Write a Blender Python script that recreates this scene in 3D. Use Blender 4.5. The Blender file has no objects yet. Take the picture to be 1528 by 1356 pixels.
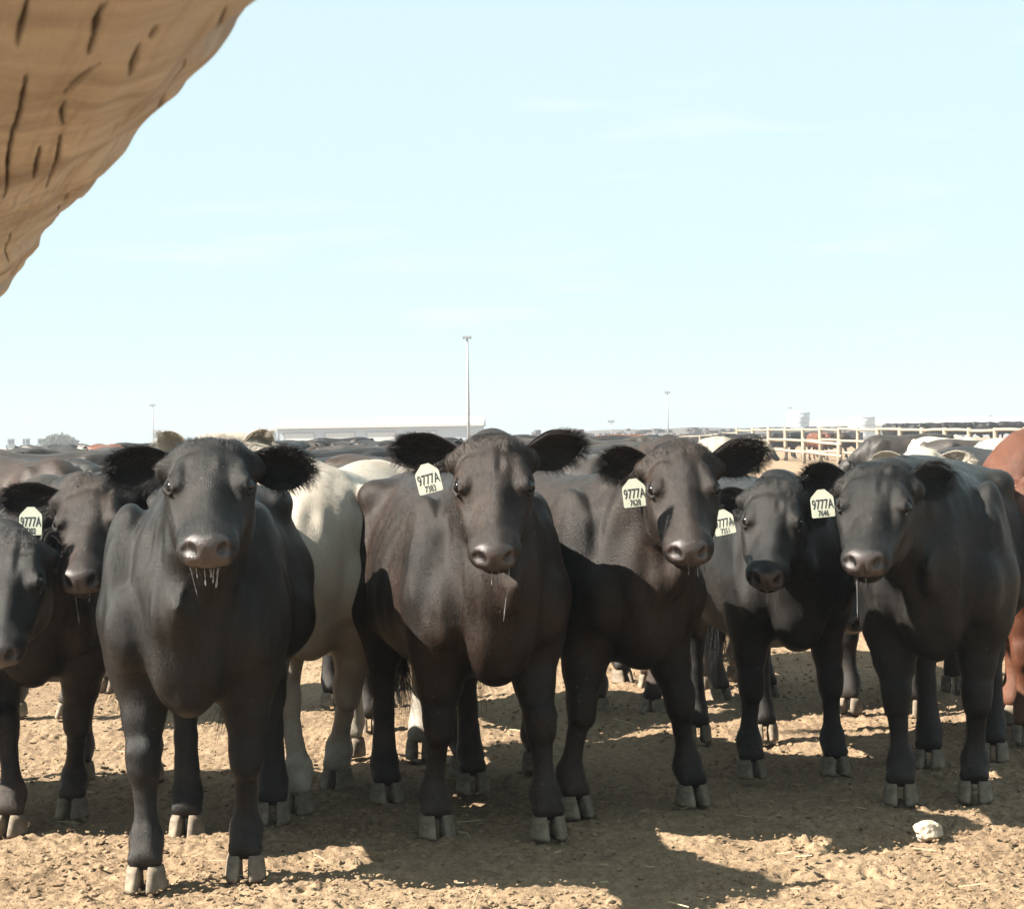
import bpy, bmesh, math, random
import numpy as np
from mathutils import Matrix, Vector

random.seed(7)
RNG = np.random.default_rng(7)
SC = bpy.context.scene
COL = SC.collection
rad = math.radians

# ------------------------------------------------------------------ camera, sky, sun, exposure
W0, H0, F = 1528.0, 1356.0, 3200.0
EYE = 1.30
ROLL = rad(0.95)
PITCH = math.atan(23.0 / F)
cam = bpy.data.cameras.new('camera')
camo = bpy.data.objects.new('camera', cam)
COL.objects.link(camo)
CAMR = (Matrix.Rotation(math.pi / 2 - PITCH, 4, 'X') @ Matrix.Rotation(-ROLL, 4, 'Z'))
camo.matrix_world = Matrix.Translation((0, 0, EYE)) @ CAMR
cam.sensor_fit = 'HORIZONTAL'
cam.sensor_width = 36.0
cam.lens = F / W0 * 36.0
cam.clip_start = 0.05
cam.clip_end = 20000
cam.dof.use_dof = True
cam.dof.focus_distance = 7.0
cam.dof.aperture_fstop = 60.0
SC.camera = camo

SUN_EL, SUN_TRAVEL = rad(40), rad(12)          # light travels right and a little away from the camera
world = bpy.data.worlds.new('World')
SC.world = world
world.use_nodes = True
wn = world.node_tree
for n in list(wn.nodes):
    wn.nodes.remove(n)
sky = wn.nodes.new('ShaderNodeTexSky')
sky.sky_type = 'NISHITA'
sky.sun_disc = False
sky.sun_elevation = SUN_EL
sky.sun_rotation = math.atan2(-math.cos(SUN_TRAVEL), -math.sin(SUN_TRAVEL))
sky.altitude = 800
sky.air_density = 1.0
sky.dust_density = 0.2
sky.ozone_density = 1.0
# thin wisps of cloud over the whole dome
wtc = wn.nodes.new('ShaderNodeTexCoord')
wmap = wn.nodes.new('ShaderNodeMapping')
wmap.inputs['Scale'].default_value = (3.0, 3.0, 22.0)
wnoise = wn.nodes.new('ShaderNodeTexNoise')
wnoise.inputs['Scale'].default_value = 2.2
wnoise.inputs['Detail'].default_value = 6
wramp = wn.nodes.new('ShaderNodeValToRGB')
wramp.color_ramp.elements[0].position = 0.60
wramp.color_ramp.elements[0].color = (0, 0, 0, 1)
wramp.color_ramp.elements[1].position = 0.92
wramp.color_ramp.elements[1].color = (0.5, 0.5, 0.5, 1)
wmix = wn.nodes.new('ShaderNodeMixRGB')
wmix.inputs['Color2'].default_value = (7.0, 7.0, 6.9, 1)
bg = wn.nodes.new('ShaderNodeBackground')
bg.inputs['Strength'].default_value = 0.0375
wo = wn.nodes.new('ShaderNodeOutputWorld')
wn.links.new(wtc.outputs['Generated'], wmap.inputs['Vector'])
wn.links.new(wmap.outputs['Vector'], wnoise.inputs['Vector'])
wn.links.new(wnoise.outputs['Fac'], wramp.inputs['Fac'])
wn.links.new(wramp.outputs['Color'], wmix.inputs['Fac'])
wveil = wn.nodes.new('ShaderNodeMixRGB')          # even milky veil of high thin cloud
wveil.inputs['Fac'].default_value = 0.88
wveil.inputs['Color2'].default_value = (4.45, 5.75, 5.95, 1)
wn.links.new(sky.outputs['Color'], wveil.inputs['Color1'])
wn.links.new(wveil.outputs['Color'], wmix.inputs['Color1'])
wn.links.new(wmix.outputs['Color'], bg.inputs['Color'])
wn.links.new(bg.outputs['Background'], wo.inputs['Surface'])

sun = bpy.data.lights.new('sun', 'SUN')
sun.energy = 5.0
sun.angle = rad(0.5)
sun.color = (1.0, 0.93, 0.82)
suno = bpy.data.objects.new('sun', sun)
COL.objects.link(suno)
travel = Vector((math.cos(SUN_TRAVEL) * math.cos(SUN_EL), math.sin(SUN_TRAVEL) * math.cos(SUN_EL), -math.sin(SUN_EL)))
suno.rotation_euler = travel.to_track_quat('-Z', 'Y').to_euler()
suno.location = (-6, -3, 8)

SC.view_settings.view_transform = 'Standard'
SC.view_settings.look = 'None'
SC.view_settings.gamma = 1.0
SC.view_settings.exposure = 2.2
SC.render.engine = 'CYCLES'
SC.cycles.use_denoising = True
SC.cycles.max_bounces = 6
SC.cycles.transparent_max_bounces = 16
SC.cycles.volume_bounces = 1
SC.cycles.caustics_reflective = False
SC.cycles.caustics_refractive = False

# ------------------------------------------------------------------ pixel helpers (photo coordinates)
def ray(px, py):
    v = Vector(((px - W0 / 2) / F, -(py - H0 / 2) / F, -1.0))
    w = CAMR.to_3x3() @ v
    return w / w.y

def at(px, py, d):
    r = ray(px, py)
    return Vector((r.x * d, r.y * d, EYE + r.z * d))

def ground(px, py, z=0.0):
    r = ray(px, py)
    d = (z - EYE) / r.z
    return Vector((r.x * d, r.y * d, z))

def link(o, parent=None):
    COL.objects.link(o)
    if parent is not None:
        o.parent = parent
    return o

def tag(o, label=None, cat=None, group=None, kind=None):
    if label: o['label'] = label
    if cat: o['category'] = cat
    if group: o['group'] = group
    if kind: o['kind'] = kind
    return o

def mesh_np(name, V, quads=None, tris=None, smooth=True):
    me = bpy.data.meshes.new(name)
    V = np.asarray(V, np.float32)
    nq = 0 if quads is None else len(quads)
    nt = 0 if tris is None else len(tris)
    me.vertices.add(len(V))
    me.vertices.foreach_set('co', V.ravel())
    loops, starts = [], []
    if nq: loops.append(np.asarray(quads, np.int32).ravel()); starts.append(np.arange(nq, dtype=np.int32) * 4)
    if nt: loops.append(np.asarray(tris, np.int32).ravel()); starts.append(nq * 4 + np.arange(nt, dtype=np.int32) * 3)
    L = np.concatenate(loops)
    me.loops.add(len(L))
    me.loops.foreach_set('vertex_index', L)
    me.polygons.add(nq + nt)
    me.polygons.foreach_set('loop_start', np.concatenate(starts))
    me.update(calc_edges=True)
    me.validate()
    me.polygons.foreach_set('use_smooth', np.full(len(me.polygons), smooth))
    me.update()
    return me

def obj(name, me, mat=None, parent=None):
    o = bpy.data.objects.new(name, me)
    if mat is not None:
        if not me.materials:
            me.materials.append(mat)
    return link(o, parent)

# ------------------------------------------------------------------ noise
def vnoise2(x, y, seed=0):
    r = np.random.default_rng(seed)
    T = r.random((256, 256))
    xi = np.floor(x).astype(int); yi = np.floor(y).astype(int)
    fx = x - xi; fy = y - yi
    fx = fx * fx * (3 - 2 * fx); fy = fy * fy * (3 - 2 * fy)
    g = lambda a, b: T[a % 256, b % 256]
    return (g(xi, yi) * (1 - fx) + g(xi + 1, yi) * fx) * (1 - fy) + (g(xi, yi + 1) * (1 - fx) + g(xi + 1, yi + 1) * fx) * fy

def vnoise3(P, seed=0):
    r = np.random.default_rng(seed)
    T = r.random((32, 32, 32))
    i = np.floor(P).astype(int); f = P - i
    f = f * f * (3 - 2 * f)
    out = 0
    for dx in (0, 1):
        for dy in (0, 1):
            for dz in (0, 1):
                w = (f[:, 0] if dx else 1 - f[:, 0]) * (f[:, 1] if dy else 1 - f[:, 1]) * (f[:, 2] if dz else 1 - f[:, 2])
                out = out + w * T[(i[:, 0] + dx) % 32, (i[:, 1] + dy) % 32, (i[:, 2] + dz) % 32]
    return out

# ------------------------------------------------------------------ materials
def new_mat(name):
    m = bpy.data.materials.new(name)
    m.use_nodes = True
    nt = m.node_tree
    b = nt.nodes['Principled BSDF']
    return m, nt, b

def nd(nt, t, **kw):
    n = nt.nodes.new(t)
    for k, v in kw.items():
        if k in n.inputs: n.inputs[k].default_value = v
        else: setattr(n, k, v)
    return n

def noise_node(nt, scale, detail=5, rough=0.6, mapscale=None, coord='Object'):
    tc = nd(nt, 'ShaderNodeTexCoord')
    src = tc.outputs[coord]
    if mapscale:
        mp = nd(nt, 'ShaderNodeMapping')
        mp.inputs['Scale'].default_value = mapscale
        nt.links.new(src, mp.inputs['Vector']); src = mp.outputs['Vector']
    n = nd(nt, 'ShaderNodeTexNoise')
    n.inputs['Scale'].default_value = scale
    n.inputs['Detail'].default_value = detail
    n.inputs['Roughness'].default_value = rough
    nt.links.new(src, n.inputs['Vector'])
    return n

def ramp(nt, fac, stops):
    r = nd(nt, 'ShaderNodeValToRGB')
    e = r.color_ramp.elements
    while len(e) < len(stops): e.new(0.5)
    for k, (p, c) in enumerate(stops):
        e[k].position = p
        e[k].color = (*c, 1) if len(c) == 3 else c
    nt.links.new(fac, r.inputs['Fac'])
    return r

def mixc(nt, fac, a, b, mode='MIX'):
    m = nd(nt, 'ShaderNodeMixRGB', blend_type=mode)
    for s, v in (('Fac', fac), ('Color1', a), ('Color2', b)):
        if isinstance(v, (int, float)): m.inputs[s].default_value = v
        elif isinstance(v, tuple): m.inputs[s].default_value = (*v, 1)
        else: nt.links.new(v, m.inputs[s])
    return m.outputs['Color']

def bump(nt, b, h, strength, dist):
    n = nd(nt, 'ShaderNodeBump')
    n.inputs['Strength'].default_value = strength
    n.inputs['Distance'].default_value = dist
    nt.links.new(h, n.inputs['Height'])
    nt.links.new(n.outputs['Normal'], b.inputs['Normal'])
    return n

def coat_mat(name, c1, c2, dust=(0.13, 0.10, 0.075), dust_amt=0.15, rough=0.42, sheen=0.0, nose_col=(0.055, 0.043, 0.041), st0=0.15, st1=2.0, spec=0.19):
    m, nt, b = new_mat(name)
    big = noise_node(nt, 3.2, 4, 0.55)
    col = mixc(nt, ramp(nt, big.outputs['Fac'], [(0.36, (0, 0, 0)), (0.68, (1, 1, 1))]).outputs['Color'], c1, c2)
    # fine hair streaks along the body
    st = noise_node(nt, 26, 5, 0.7, (1.0, 5.0, 2.4))
    col = mixc(nt, 0.7, col, ramp(nt, st.outputs['Fac'], [(0.32, (st0, st0, st0)), (0.7, (st1, st1 * .98, st1 * .95))]).outputs['Color'], 'MULTIPLY')
    # dust patches and dried flecks
    dn = noise_node(nt, 5.5, 7, 0.7)
    at_d = nd(nt, 'ShaderNodeAttribute'); at_d.attribute_name = 'dust'
    dm = nd(nt, 'ShaderNodeMath', operation='MULTIPLY')
    nt.links.new(ramp(nt, dn.outputs['Fac'], [(0.42, (0, 0, 0)), (0.72, (1, 1, 1))]).outputs['Color'], dm.inputs[0])
    nt.links.new(at_d.outputs['Fac'], dm.inputs[1])
    dm2 = nd(nt, 'ShaderNodeMath', operation='MULTIPLY'); dm2.inputs[1].default_value = dust_amt
    nt.links.new(dm.outputs[0], dm2.inputs[0])
    col = mixc(nt, dm2.outputs[0], col, dust)
    fl = nd(nt, 'ShaderNodeTexVoronoi'); fl.inputs['Scale'].default_value = 34
    tc = nd(nt, 'ShaderNodeTexCoord'); nt.links.new(tc.outputs['Object'], fl.inputs['Vector'])
    fn = noise_node(nt, 4, 2)
    fm = nd(nt, 'ShaderNodeMath', operation='MULTIPLY')
    nt.links.new(ramp(nt, fl.outputs['Distance'], [(0.05, (1, 1, 1)), (0.13, (0, 0, 0))]).outputs['Color'], fm.inputs[0])
    nt.links.new(ramp(nt, fn.outputs['Fac'], [(0.56, (0, 0, 0)), (0.62, (0.6, 0.6, 0.6))]).outputs['Color'], fm.inputs[1])
    col = mixc(nt, fm.outputs[0], col, (0.15, 0.125, 0.10))
    # nose leather
    at_n = nd(nt, 'ShaderNodeAttribute'); at_n.attribute_name = 'nose'
    nn = noise_node(nt, 160, 3)
    ncol = mixc(nt, nn.outputs['Fac'], tuple(c * 0.55 for c in nose_col), tuple(c * 1.45 for c in nose_col))
    col = mixc(nt, at_n.outputs['Fac'], col, ncol)
    at_e = nd(nt, 'ShaderNodeAttribute'); at_e.attribute_name = 'hollow_shade'
    col = mixc(nt, at_e.outputs['Fac'], col, (0.012, 0.010, 0.010))  # recess shade painted into the colour of nostrils, eye sockets and mouth slit
    nt.links.new(col, b.inputs['Base Color'])
    rr = mixc(nt, at_n.outputs['Fac'], (rough,) * 3, (0.27,) * 3)
    nt.links.new(rr, b.inputs['Roughness'])
    sp = mixc(nt, at_n.outputs['Fac'], (spec,) * 3, (0.45,) * 3)
    nt.links.new(sp, b.inputs['Specular IOR Level'])
    b.inputs['Sheen Weight'].default_value = sheen
    b.inputs['Sheen Roughness'].default_value = 0.45
    b.inputs['Sheen Tint'].default_value = (1.0, 0.92, 0.85, 1)
    hb = noise_node(nt, 90, 6, 0.75, (1.0, 4.0, 1.6))
    b2 = noise_node(nt, 300, 3)
    hh = mixc(nt, at_n.outputs['Fac'], hb.outputs['Fac'], mixc(nt, .40, b2.outputs['Fac'], (.5, .5, .5)))
    bump(nt, b, hh, 0.6, 0.006)
    return m

def simple_mat(name, c1, c2, scale=8, rough=0.8, bump_s=0.3, bump_d=0.01, mapscale=None, spec=0.3, detail=6):
    m, nt, b = new_mat(name)
    n = noise_node(nt, scale, detail, 0.65, mapscale)
    r = ramp(nt, n.outputs['Fac'], [(0.3, c1), (0.7, c2)])
    nt.links.new(r.outputs['Color'], b.inputs['Base Color'])
    b.inputs['Roughness'].default_value = rough
    b.inputs['Specular IOR Level'].default_value = spec
    if bump_s:
        bump(nt, b, n.outputs['Fac'], bump_s, bump_d)
    return m

def hair_mat(name, c, rough=0.33, lo=.3, hi_=2.2, spec=.16):
    m, nt, b = new_mat(name)
    hi = nd(nt, 'ShaderNodeHairInfo')
    col = mixc(nt, hi.outputs['Random'], tuple(x * lo for x in c), tuple(x * hi_ for x in c))
    nt.links.new(col, b.inputs['Base Color'])
    b.inputs['Roughness'].default_value = rough
    b.inputs['Specular IOR Level'].default_value = spec
    return m

M = {}
M['black'] = coat_mat('coat_black', (0.0042, 0.0042, 0.0043), (0.0125, 0.0113, 0.0105))
M['black_brown'] = coat_mat('coat_black_brown', (0.0052, 0.0046, 0.0043), (0.0215, 0.0132, 0.0100), dust_amt=0.22)
M['dark_brown'] = coat_mat('coat_dark_brown', (0.012, 0.0075, 0.005), (0.03, 0.017, 0.011))
M['red'] = coat_mat('coat_red', (0.065, 0.022, 0.011), (0.11, 0.041, 0.021), dust_amt=0.2, nose_col=(0.25, 0.15, 0.12), st0=.5, st1=1.4)
M['cream'] = coat_mat('coat_cream', (0.27, 0.24, 0.20), (0.36, 0.325, 0.275), dust=(0.13, 0.09, 0.055), dust_amt=0.95, nose_col=(0.30, 0.20, 0.16), st0=.85, st1=1.1)
M['grey'] = coat_mat('coat_haze_grey', (0.018, 0.016, 0.015), (0.042, 0.036, 0.032), dust_amt=0.3, st0=.5, st1=1.4)  # dusty hide, its grey also standing in for haze fade on far cattle
M['h_black'] = hair_mat('hair_black', (0.0068, 0.0064, 0.0062))
M['h_black_brown'] = hair_mat('hair_black_brown', (0.0098, 0.0070, 0.0057))
M['h_dark_brown'] = hair_mat('hair_dark_brown', (0.02, 0.012, 0.008))
M['h_cream'] = hair_mat('hair_cream', (0.34, 0.30, 0.25), .5, .85, 1.1)
M['h_red'] = hair_mat('hair_red', (0.10, 0.030, 0.012))
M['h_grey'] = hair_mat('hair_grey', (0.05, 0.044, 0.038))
M['hoof'] = simple_mat('hoof_horn', (0.065, 0.050, 0.037), (0.23, 0.185, 0.135), 16, 0.8, 0.5, 0.003, (1, 1, 1.6))
M['horn'] = simple_mat('horn', (0.5, 0.42, 0.28), (0.66, 0.58, 0.42), 14, 0.5, 0.2, 0.002)
mm, nt_, b_ = new_mat('eye_dark'); M['eye'] = mm
b_.inputs['Base Color'].default_value = (0.006, 0.004, 0.003, 1); b_.inputs['Roughness'].default_value = 0.06
b_.inputs['Specular IOR Level'].default_value = 0.35
M['tag'] = simple_mat('tag_plastic', (0.33, 0.34, 0.27), (0.40, 0.41, 0.34), 18, 0.5, 0.1, 0.001)
mm, nt_, b_ = new_mat('tag_ink'); M['ink'] = mm
b_.inputs['Base Color'].default_value = (0.012, 0.013, 0.02, 1); b_.inputs['Roughness'].default_value = 0.6
mm, nt_, b_ = new_mat('saliva'); M['saliva'] = mm
b_.inputs['Base Color'].default_value = (0.62, 0.64, 0.66, 1); b_.inputs['Roughness'].default_value = 0.12
b_.inputs['Transmission Weight'].default_value = 0.75; b_.inputs['IOR'].default_value = 1.33

# ------------------------------------------------------------------ implicit surfaces
def smin(a, b, k):
    h = np.clip(0.5 + 0.5 * (b - a) / k, 0, 1)
    return b * (1 - h) + a * h - k * h * (1 - h)

class Prim:
    """kind 'cone': round cone a,ra -> b,rb ; 'ell': ellipsoid c, radii, basis (rows = axes)"""
    __slots__ = ('kind', 'a', 'b', 'ra', 'rb', 'R', 'k', 'sub', 'cen', 'rad')
    def __init__(s, kind, a, b=None, ra=0, rb=0, R=None, k=0.05, sub=False):
        s.kind, s.k, s.sub = kind, k, sub
        s.a = np.array(a, float)
        if kind == 'cone':
            s.b = np.array(b, float); s.ra, s.rb = ra, rb
            s.cen = (s.a + s.b) / 2
            s.rad = np.linalg.norm(s.b - s.a) / 2 + max(ra, rb)
        else:
            s.ra = np.array(ra, float); s.R = np.eye(3) if R is None else np.array(R, float)
            s.cen = s.a; s.rad = float(s.ra.max())
    def eval(s, P):
        if s.kind == 'cone':
            ba = s.b - s.a; pa = P - s.a
            t = np.clip(pa @ ba / max(1e-9, ba @ ba), 0, 1)
            d = pa - t[:, None] * ba
            return np.sqrt((d * d).sum(1)) - (s.ra + (s.rb - s.ra) * t)
        q = (P - s.a) @ s.R.T
        k0 = np.sqrt(((q / s.ra) ** 2).sum(1))
        k1 = np.sqrt(((q / s.ra ** 2) ** 2).sum(1)) + 1e-9
        return k0 * (k0 - 1) / k1

def tfm(prims, R, t, s=1.0):
    out = []
    for p in prims:
        if p.kind == 'cone':
            out.append(Prim('cone', R @ (p.a * s) + t, R @ (p.b * s) + t, p.ra * s, p.rb * s, k=p.k * s, sub=p.sub))
        else:
            out.append(Prim('ell', R @ (p.a * s) + t, ra=p.ra * s, R=p.R @ R.T, k=p.k * s, sub=p.sub))
    return out

def surface(prims, R, o, size, h, trunk=None):
    """surface nets over a box: frame R (columns = axes), origin o, extents size, step h"""
    n = [int(math.ceil(s / h)) + 1 for s in size]
    f = np.full(n, 1.0)
    ax = [np.arange(m) * h for m in n]
    if trunk is not None:
        G = np.stack(np.meshgrid(*ax, indexing='ij'), -1).reshape(-1, 3)
        f = trunk(G @ R.T + o).reshape(n)
    for p in prims:
        c = R.T @ (p.cen - o)
        r = p.rad + p.k + 2 * h
        lo = [max(0, int((c[i] - r) / h)) for i in range(3)]
        hi = [min(n[i], int((c[i] + r) / h) + 2) for i in range(3)]
        if any(lo[i] >= hi[i] for i in range(3)):
            continue
        sl = tuple(slice(lo[i], hi[i]) for i in range(3))
        G = np.stack(np.meshgrid(*[ax[i][sl[i]] for i in range(3)], indexing='ij'), -1)
        shp = G.shape[:3]
        v = p.eval(G.reshape(-1, 3) @ R.T + o).reshape(shp)
        if p.sub:
            f[sl] = -smin(-f[sl], v, p.k)
        else:
            f[sl] = smin(f[sl], v, p.k)
    neg = f < 0
    c = np.zeros([m - 1 for m in n], np.int8)
    for dx in (0, 1):
        for dy in (0, 1):
            for dz in (0, 1):
                c += neg[dx:n[0] - 1 + dx, dy:n[1] - 1 + dy, dz:n[2] - 1 + dz]
    act = np.argwhere((c > 0) & (c < 8))
    idx = np.full(c.shape, -1, np.int64)
    idx[act[:, 0], act[:, 1], act[:, 2]] = np.arange(len(act))
    corners = np.array([(x, y, z) for x in (0, 1) for y in (0, 1) for z in (0, 1)])
    vals = np.stack([f[act[:, 0] + a, act[:, 1] + b, act[:, 2] + d] for a, b, d in corners], 1)
    acc = np.zeros((len(act), 3)); cnt = np.zeros(len(act))
    for i in range(8):
        for j in range(i + 1, 8):
            if np.abs(corners[i] - corners[j]).sum() != 1: continue
            a, b = vals[:, i], vals[:, j]
            m = (a < 0) != (b < 0)
            t = np.where(m, a / np.where(m, a - b, 1), 0)
            p = corners[i] + t[:, None] * (corners[j] - corners[i])
            acc += np.where(m[:, None], p, 0); cnt += m
    V = (act + acc / cnt[:, None]) * h
    quads = []
    for axis in range(3):
        o1, o2 = [(1, 2), (2, 0), (0, 1)][axis]
        a = [slice(None)] * 3; b = [slice(None)] * 3
        a[axis] = slice(0, n[axis] - 1); b[axis] = slice(1, n[axis])
        ch = neg[tuple(a)] != neg[tuple(b)]
        e = np.argwhere(ch)
        e = e[(e[:, o1] > 0) & (e[:, o2] > 0) & (e[:, o1] < n[o1] - 1) & (e[:, o2] < n[o2] - 1)]
        if not len(e): continue
        def cell(d1, d2):
            q = e.copy(); q[:, o1] -= d1; q[:, o2] -= d2
            return idx[q[:, 0], q[:, 1], q[:, 2]]
        Q = np.stack([cell(1, 1), cell(0, 1), cell(0, 0), cell(1, 0)], 1)
        flip = ~neg[e[:, 0], e[:, 1], e[:, 2]]
        Q[flip] = Q[flip][:, ::-1]
        quads.append(Q)
    Q = np.concatenate(quads)
    Q = Q[(Q >= 0).all(1)]
    # two light smoothing passes
    for it in range(2):
        A = np.zeros_like(V); C = np.zeros(len(V))
        for i in range(4):
            for j in ((i + 1) % 4, (i + 3) % 4):
                np.add.at(A, Q[:, i], V[Q[:, j]]); np.add.at(C, Q[:, i], 1)
        ok = C > 0
        V[ok] = V[ok] * 0.5 + 0.5 * A[ok] / C[ok][:, None]
    return V @ R.T + o, Q

# ------------------------------------------------------------------ the animal
TR = np.array([  # x, top, bottom, half width
    (-0.86, 1.00, 0.92, 0.03), (-0.82, 1.09, 0.80, 0.12), (-0.74, 1.15, 0.68, 0.20), (-0.60, 1.185, 0.60, 0.255),
    (-0.42, 1.195, 0.56, 0.275), (-0.20, 1.175, 0.51, 0.305), (0.00, 1.165, 0.485, 0.315), (0.18, 1.165, 0.49, 0.295),
    (0.34, 1.185, 0.51, 0.255), (0.48, 1.165, 0.55, 0.215), (0.58, 1.09, 0.60, 0.17), (0.66, 1.00, 0.68, 0.12), (0.72, 0.90, 0.78, 0.04)])
TX = np.linspace(TR[0, 0], TR[-1, 0], 500)
TT = np.stack([np.interp(TX, TR[:, 0], TR[:, i]) for i in (1, 2, 3)], 1)
_k = np.ones(25) / 25
TT = np.stack([np.convolve(np.pad(TT[:, i], 12, 'edge'), _k, 'valid') for i in range(3)], 1)

def trunk_fn(fat):
    def fn(P):
        x = np.clip(P[:, 0], TX[0], TX[-1])
        top = np.interp(x, TX, TT[:, 0]); bot = np.interp(x, TX, TT[:, 1]); w = np.interp(x, TX, TT[:, 2]) * fat
        zc = (top + bot) / 2; hh = (top - bot) / 2
        zz = (P[:, 2] - zc) / hh
        ww = w * .96 * (1 - 0.13 * np.clip(zz, -1, 1.3))
        q = np.sqrt(np.abs(P[:, 1] / ww) ** 2.15 + np.abs(zz) ** 2.15)
        f = (q - 1) * np.minimum(w, hh)
        return f + np.abs(P[:, 0] - x) * 0.9
    return fn

def eye_frame(s, wide=1.0):
    n = np.array((.10, s * .74, .66)); n /= np.linalg.norm(n)
    c = np.array((.188, s * .0985 * wide, -.040))
    tv = np.cross(n, (1, 0, 0)) * s * -1.0
    tv /= np.linalg.norm(tv)
    if tv[2] < 0: tv = -tv
    return n, c, tv

def head_prims(wide=1.0):
    E = lambda c, r, k=0.04, sub=False, R=None: Prim('ell', c, ra=r, k=k, sub=sub, R=R)
    C = lambda a, b, ra, rb, k=0.04: Prim('cone', a, b, ra, rb, k=k)
    p = [E((.022, 0, -.052), (.052, .066, .052)),
         E((.10, 0, -.085), (.13, .104 * wide, .092)),
         E((.150, 0, -.052), (.085, .112 * wide, .048)),
         C((.13, 0, -.062), (.41, 0, -.050), .062, .043),
         E((.425, 0, -.064), (.068, .071, .057), .03),
         E((.10, 0, -.17), (.11, .085, .09)),
         E((.455, 0, -.046), (.034, .058, .040), .02)]
    for s in (-1, 1):
        p += [E((.180, s * .088 * wide, -.056), (.048, .034, .036), .03),
              E((.16, s * .062, -.165), (.125, .056, .105), .05),
              C((.2, s * .048, -.108), (.39, s * .032, -.080), .056, .042),
              E((.425, s * .042, -.072), (.050, .037, .042), .022),
              C((.15, s * .052, -.225), (.40, s * .018, -.128), .044, .032),
              C((.110, s * .072 * wide, -.026), (.198, s * .090 * wide, -.024), .022, .016, .025),
              C((.215, s * .080, -.075), (.33, s * .062, -.105), .022, .016, .03),
              C((.03, s * .055, -.045), (.05, s * .118, -.075), .045, .036, .03)]
    p += [E((.408, 0, -.130), (.052, .050, .030), .012)]
    for s in (-1, 1):
        n, c, tv = eye_frame(s, wide)
        Rm = np.stack([(1, 0, 0), tv, n])
        Rn = np.array([[math.cos(.6), s * -math.sin(.6), 0], [s * math.sin(.6), math.cos(.6), 0], [0, 0, 1]])
        p += [E(c + n * .018, (.0270, .0155, .022), .006, True, R=Rm),
              C(c + n * .0135 + tv * .0165 + (-.024, 0, 0), c + n * .0195 + tv * .0180, .0070, .0080, .007),
              C(c + n * .0195 + tv * .0180, c + n * .0135 + tv * .0115 + (.027, 0, 0), .0080, .0060, .007),
              C(c + n * .0150 - tv * .0140 + (-.024, 0, 0), c + n * .0180 - tv * .0170 + (.004, 0, 0), .0050, .0055, .006),
              C(c + n * .0180 - tv * .0170 + (.004, 0, 0), c + n * .0115 - tv * .0040 + (.037, 0, 0), .0055, .0050, .006),
              E((.486, s * .0410, -.036), (.038, .0150, .0200), .006, True, R=Rn),
              E((.470, s * .0600, -.052), (.020, .0075, .0060), .006, True, R=Rn)]
    p += [C((.494, 0, -.020), (.492, 0, -.085), .006, .006, .004)]
    p[-1].sub = True
    p += [E((.470, 0, -.108), (.060, .075, .0030), .004, True)]
    return p

def frame_from(x, up):
    x = x / np.linalg.norm(x)
    y = np.cross(up, x); y /= np.linalg.norm(y)
    z = np.cross(x, y)
    return np.stack([x, y, z], 1)      # columns

def bez(a, b, c, n):
    t = np.linspace(0, 1, n)[:, None]
    return (1 - t) ** 2 * a + 2 * t * (1 - t) * b + t * t * c

def ear_mesh(base, tip, nrm, width, cup=1.15, thick=0.009, nu=16, nv=12, curl=0.0):
    d = tip - base; L = np.linalg.norm(d); d = d / L
    nrm = nrm - d * (nrm @ d); nrm /= np.linalg.norm(nrm)
    side = np.cross(d, nrm)
    ins, outs, info = [], [], []
    for i in range(nu + 1):
        u = i / nu
        w = width * (0.46 + 0.54 * math.sin(min(1, u / 0.55) * math.pi / 2)) * math.sqrt(max(0.0, 1 - max(0, (u - .42) / .585) ** 2.1))
        w = max(w, 0.003)
        c0 = cup * (1.25 - 0.55 * u)
        Rr = w / math.sin(min(c0, 1.5))
        for j in range(nv + 1):
            th = (j / nv * 2 - 1) * c0
            ctr = base + d * (L * u) + nrm * (Rr * math.cos(c0) * 0.5 - curl * math.sin(u * 2.2) * L * .12)
            rad_dir = side * math.sin(th) - nrm * math.cos(th)
            ins.append(ctr + rad_dir * Rr)
            tk = thick * (1 - .6 * u) * (0.35 + .65 * math.cos(th * .9))
            outs.append(ctr + rad_dir * (Rr + tk))
            info.append((u, j / nv * 2 - 1))
    ins = np.array(ins); outs = np.array(outs)
    N = len(ins); q = []
    g = lambda i, j: i * (nv + 1) + j
    for i in range(nu):
        for j in range(nv):
            q.append((g(i, j), g(i + 1, j), g(i + 1, j + 1), g(i, j + 1)))
            q.append((N + g(i, j), N + g(i, j + 1), N + g(i + 1, j + 1), N + g(i + 1, j)))
        q.append((g(i, 0), N + g(i, 0), N + g(i + 1, 0), g(i + 1, 0)))
        q.append((g(i, nv), g(i + 1, nv), N + g(i + 1, nv), N + g(i, nv)))
    for j in range(nv):
        q.append((g(nu, j), N + g(nu, j), N + g(nu, j + 1), g(nu, j + 1)))
    return np.concatenate([ins, outs]), np.array(q)[:, ::-1], d, nrm, side, L

def hairs_obj(name, P, R0, mat, parent):
    """P: (n, m, 3) strands"""
    n, m = P.shape[:2]
    cu = bpy.data.hair_curves.new(name)
    cu.add_curves([m] * n)
    cu.attributes['position'].data.foreach_set('vector', P.reshape(-1).astype(np.float32))
    ra = cu.attributes.get('radius') or cu.attributes.new('radius', 'FLOAT', 'POINT')
    taper = np.linspace(1, 0.25, m)[None, :]
    rr = (np.broadcast_to(np.asarray(R0).reshape(-1, 1), (n, 1)) * taper).astype(np.float32)
    ra.data.foreach_set('value', rr.ravel())
    cu.materials.append(mat)
    o = bpy.data.objects.new(name, cu)
    return link(o, parent)

def strands(P, D, L, bend, m=4):
    """roots P, unit directions D, lengths L, bend vectors added quadratically"""
    t = np.linspace(0, 1, m)[None, :, None]
    return P[:, None, :] + D[:, None, :] * (t * L[:, None, None]) + bend[:, None, :] * (t * t * L[:, None, None])

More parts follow.
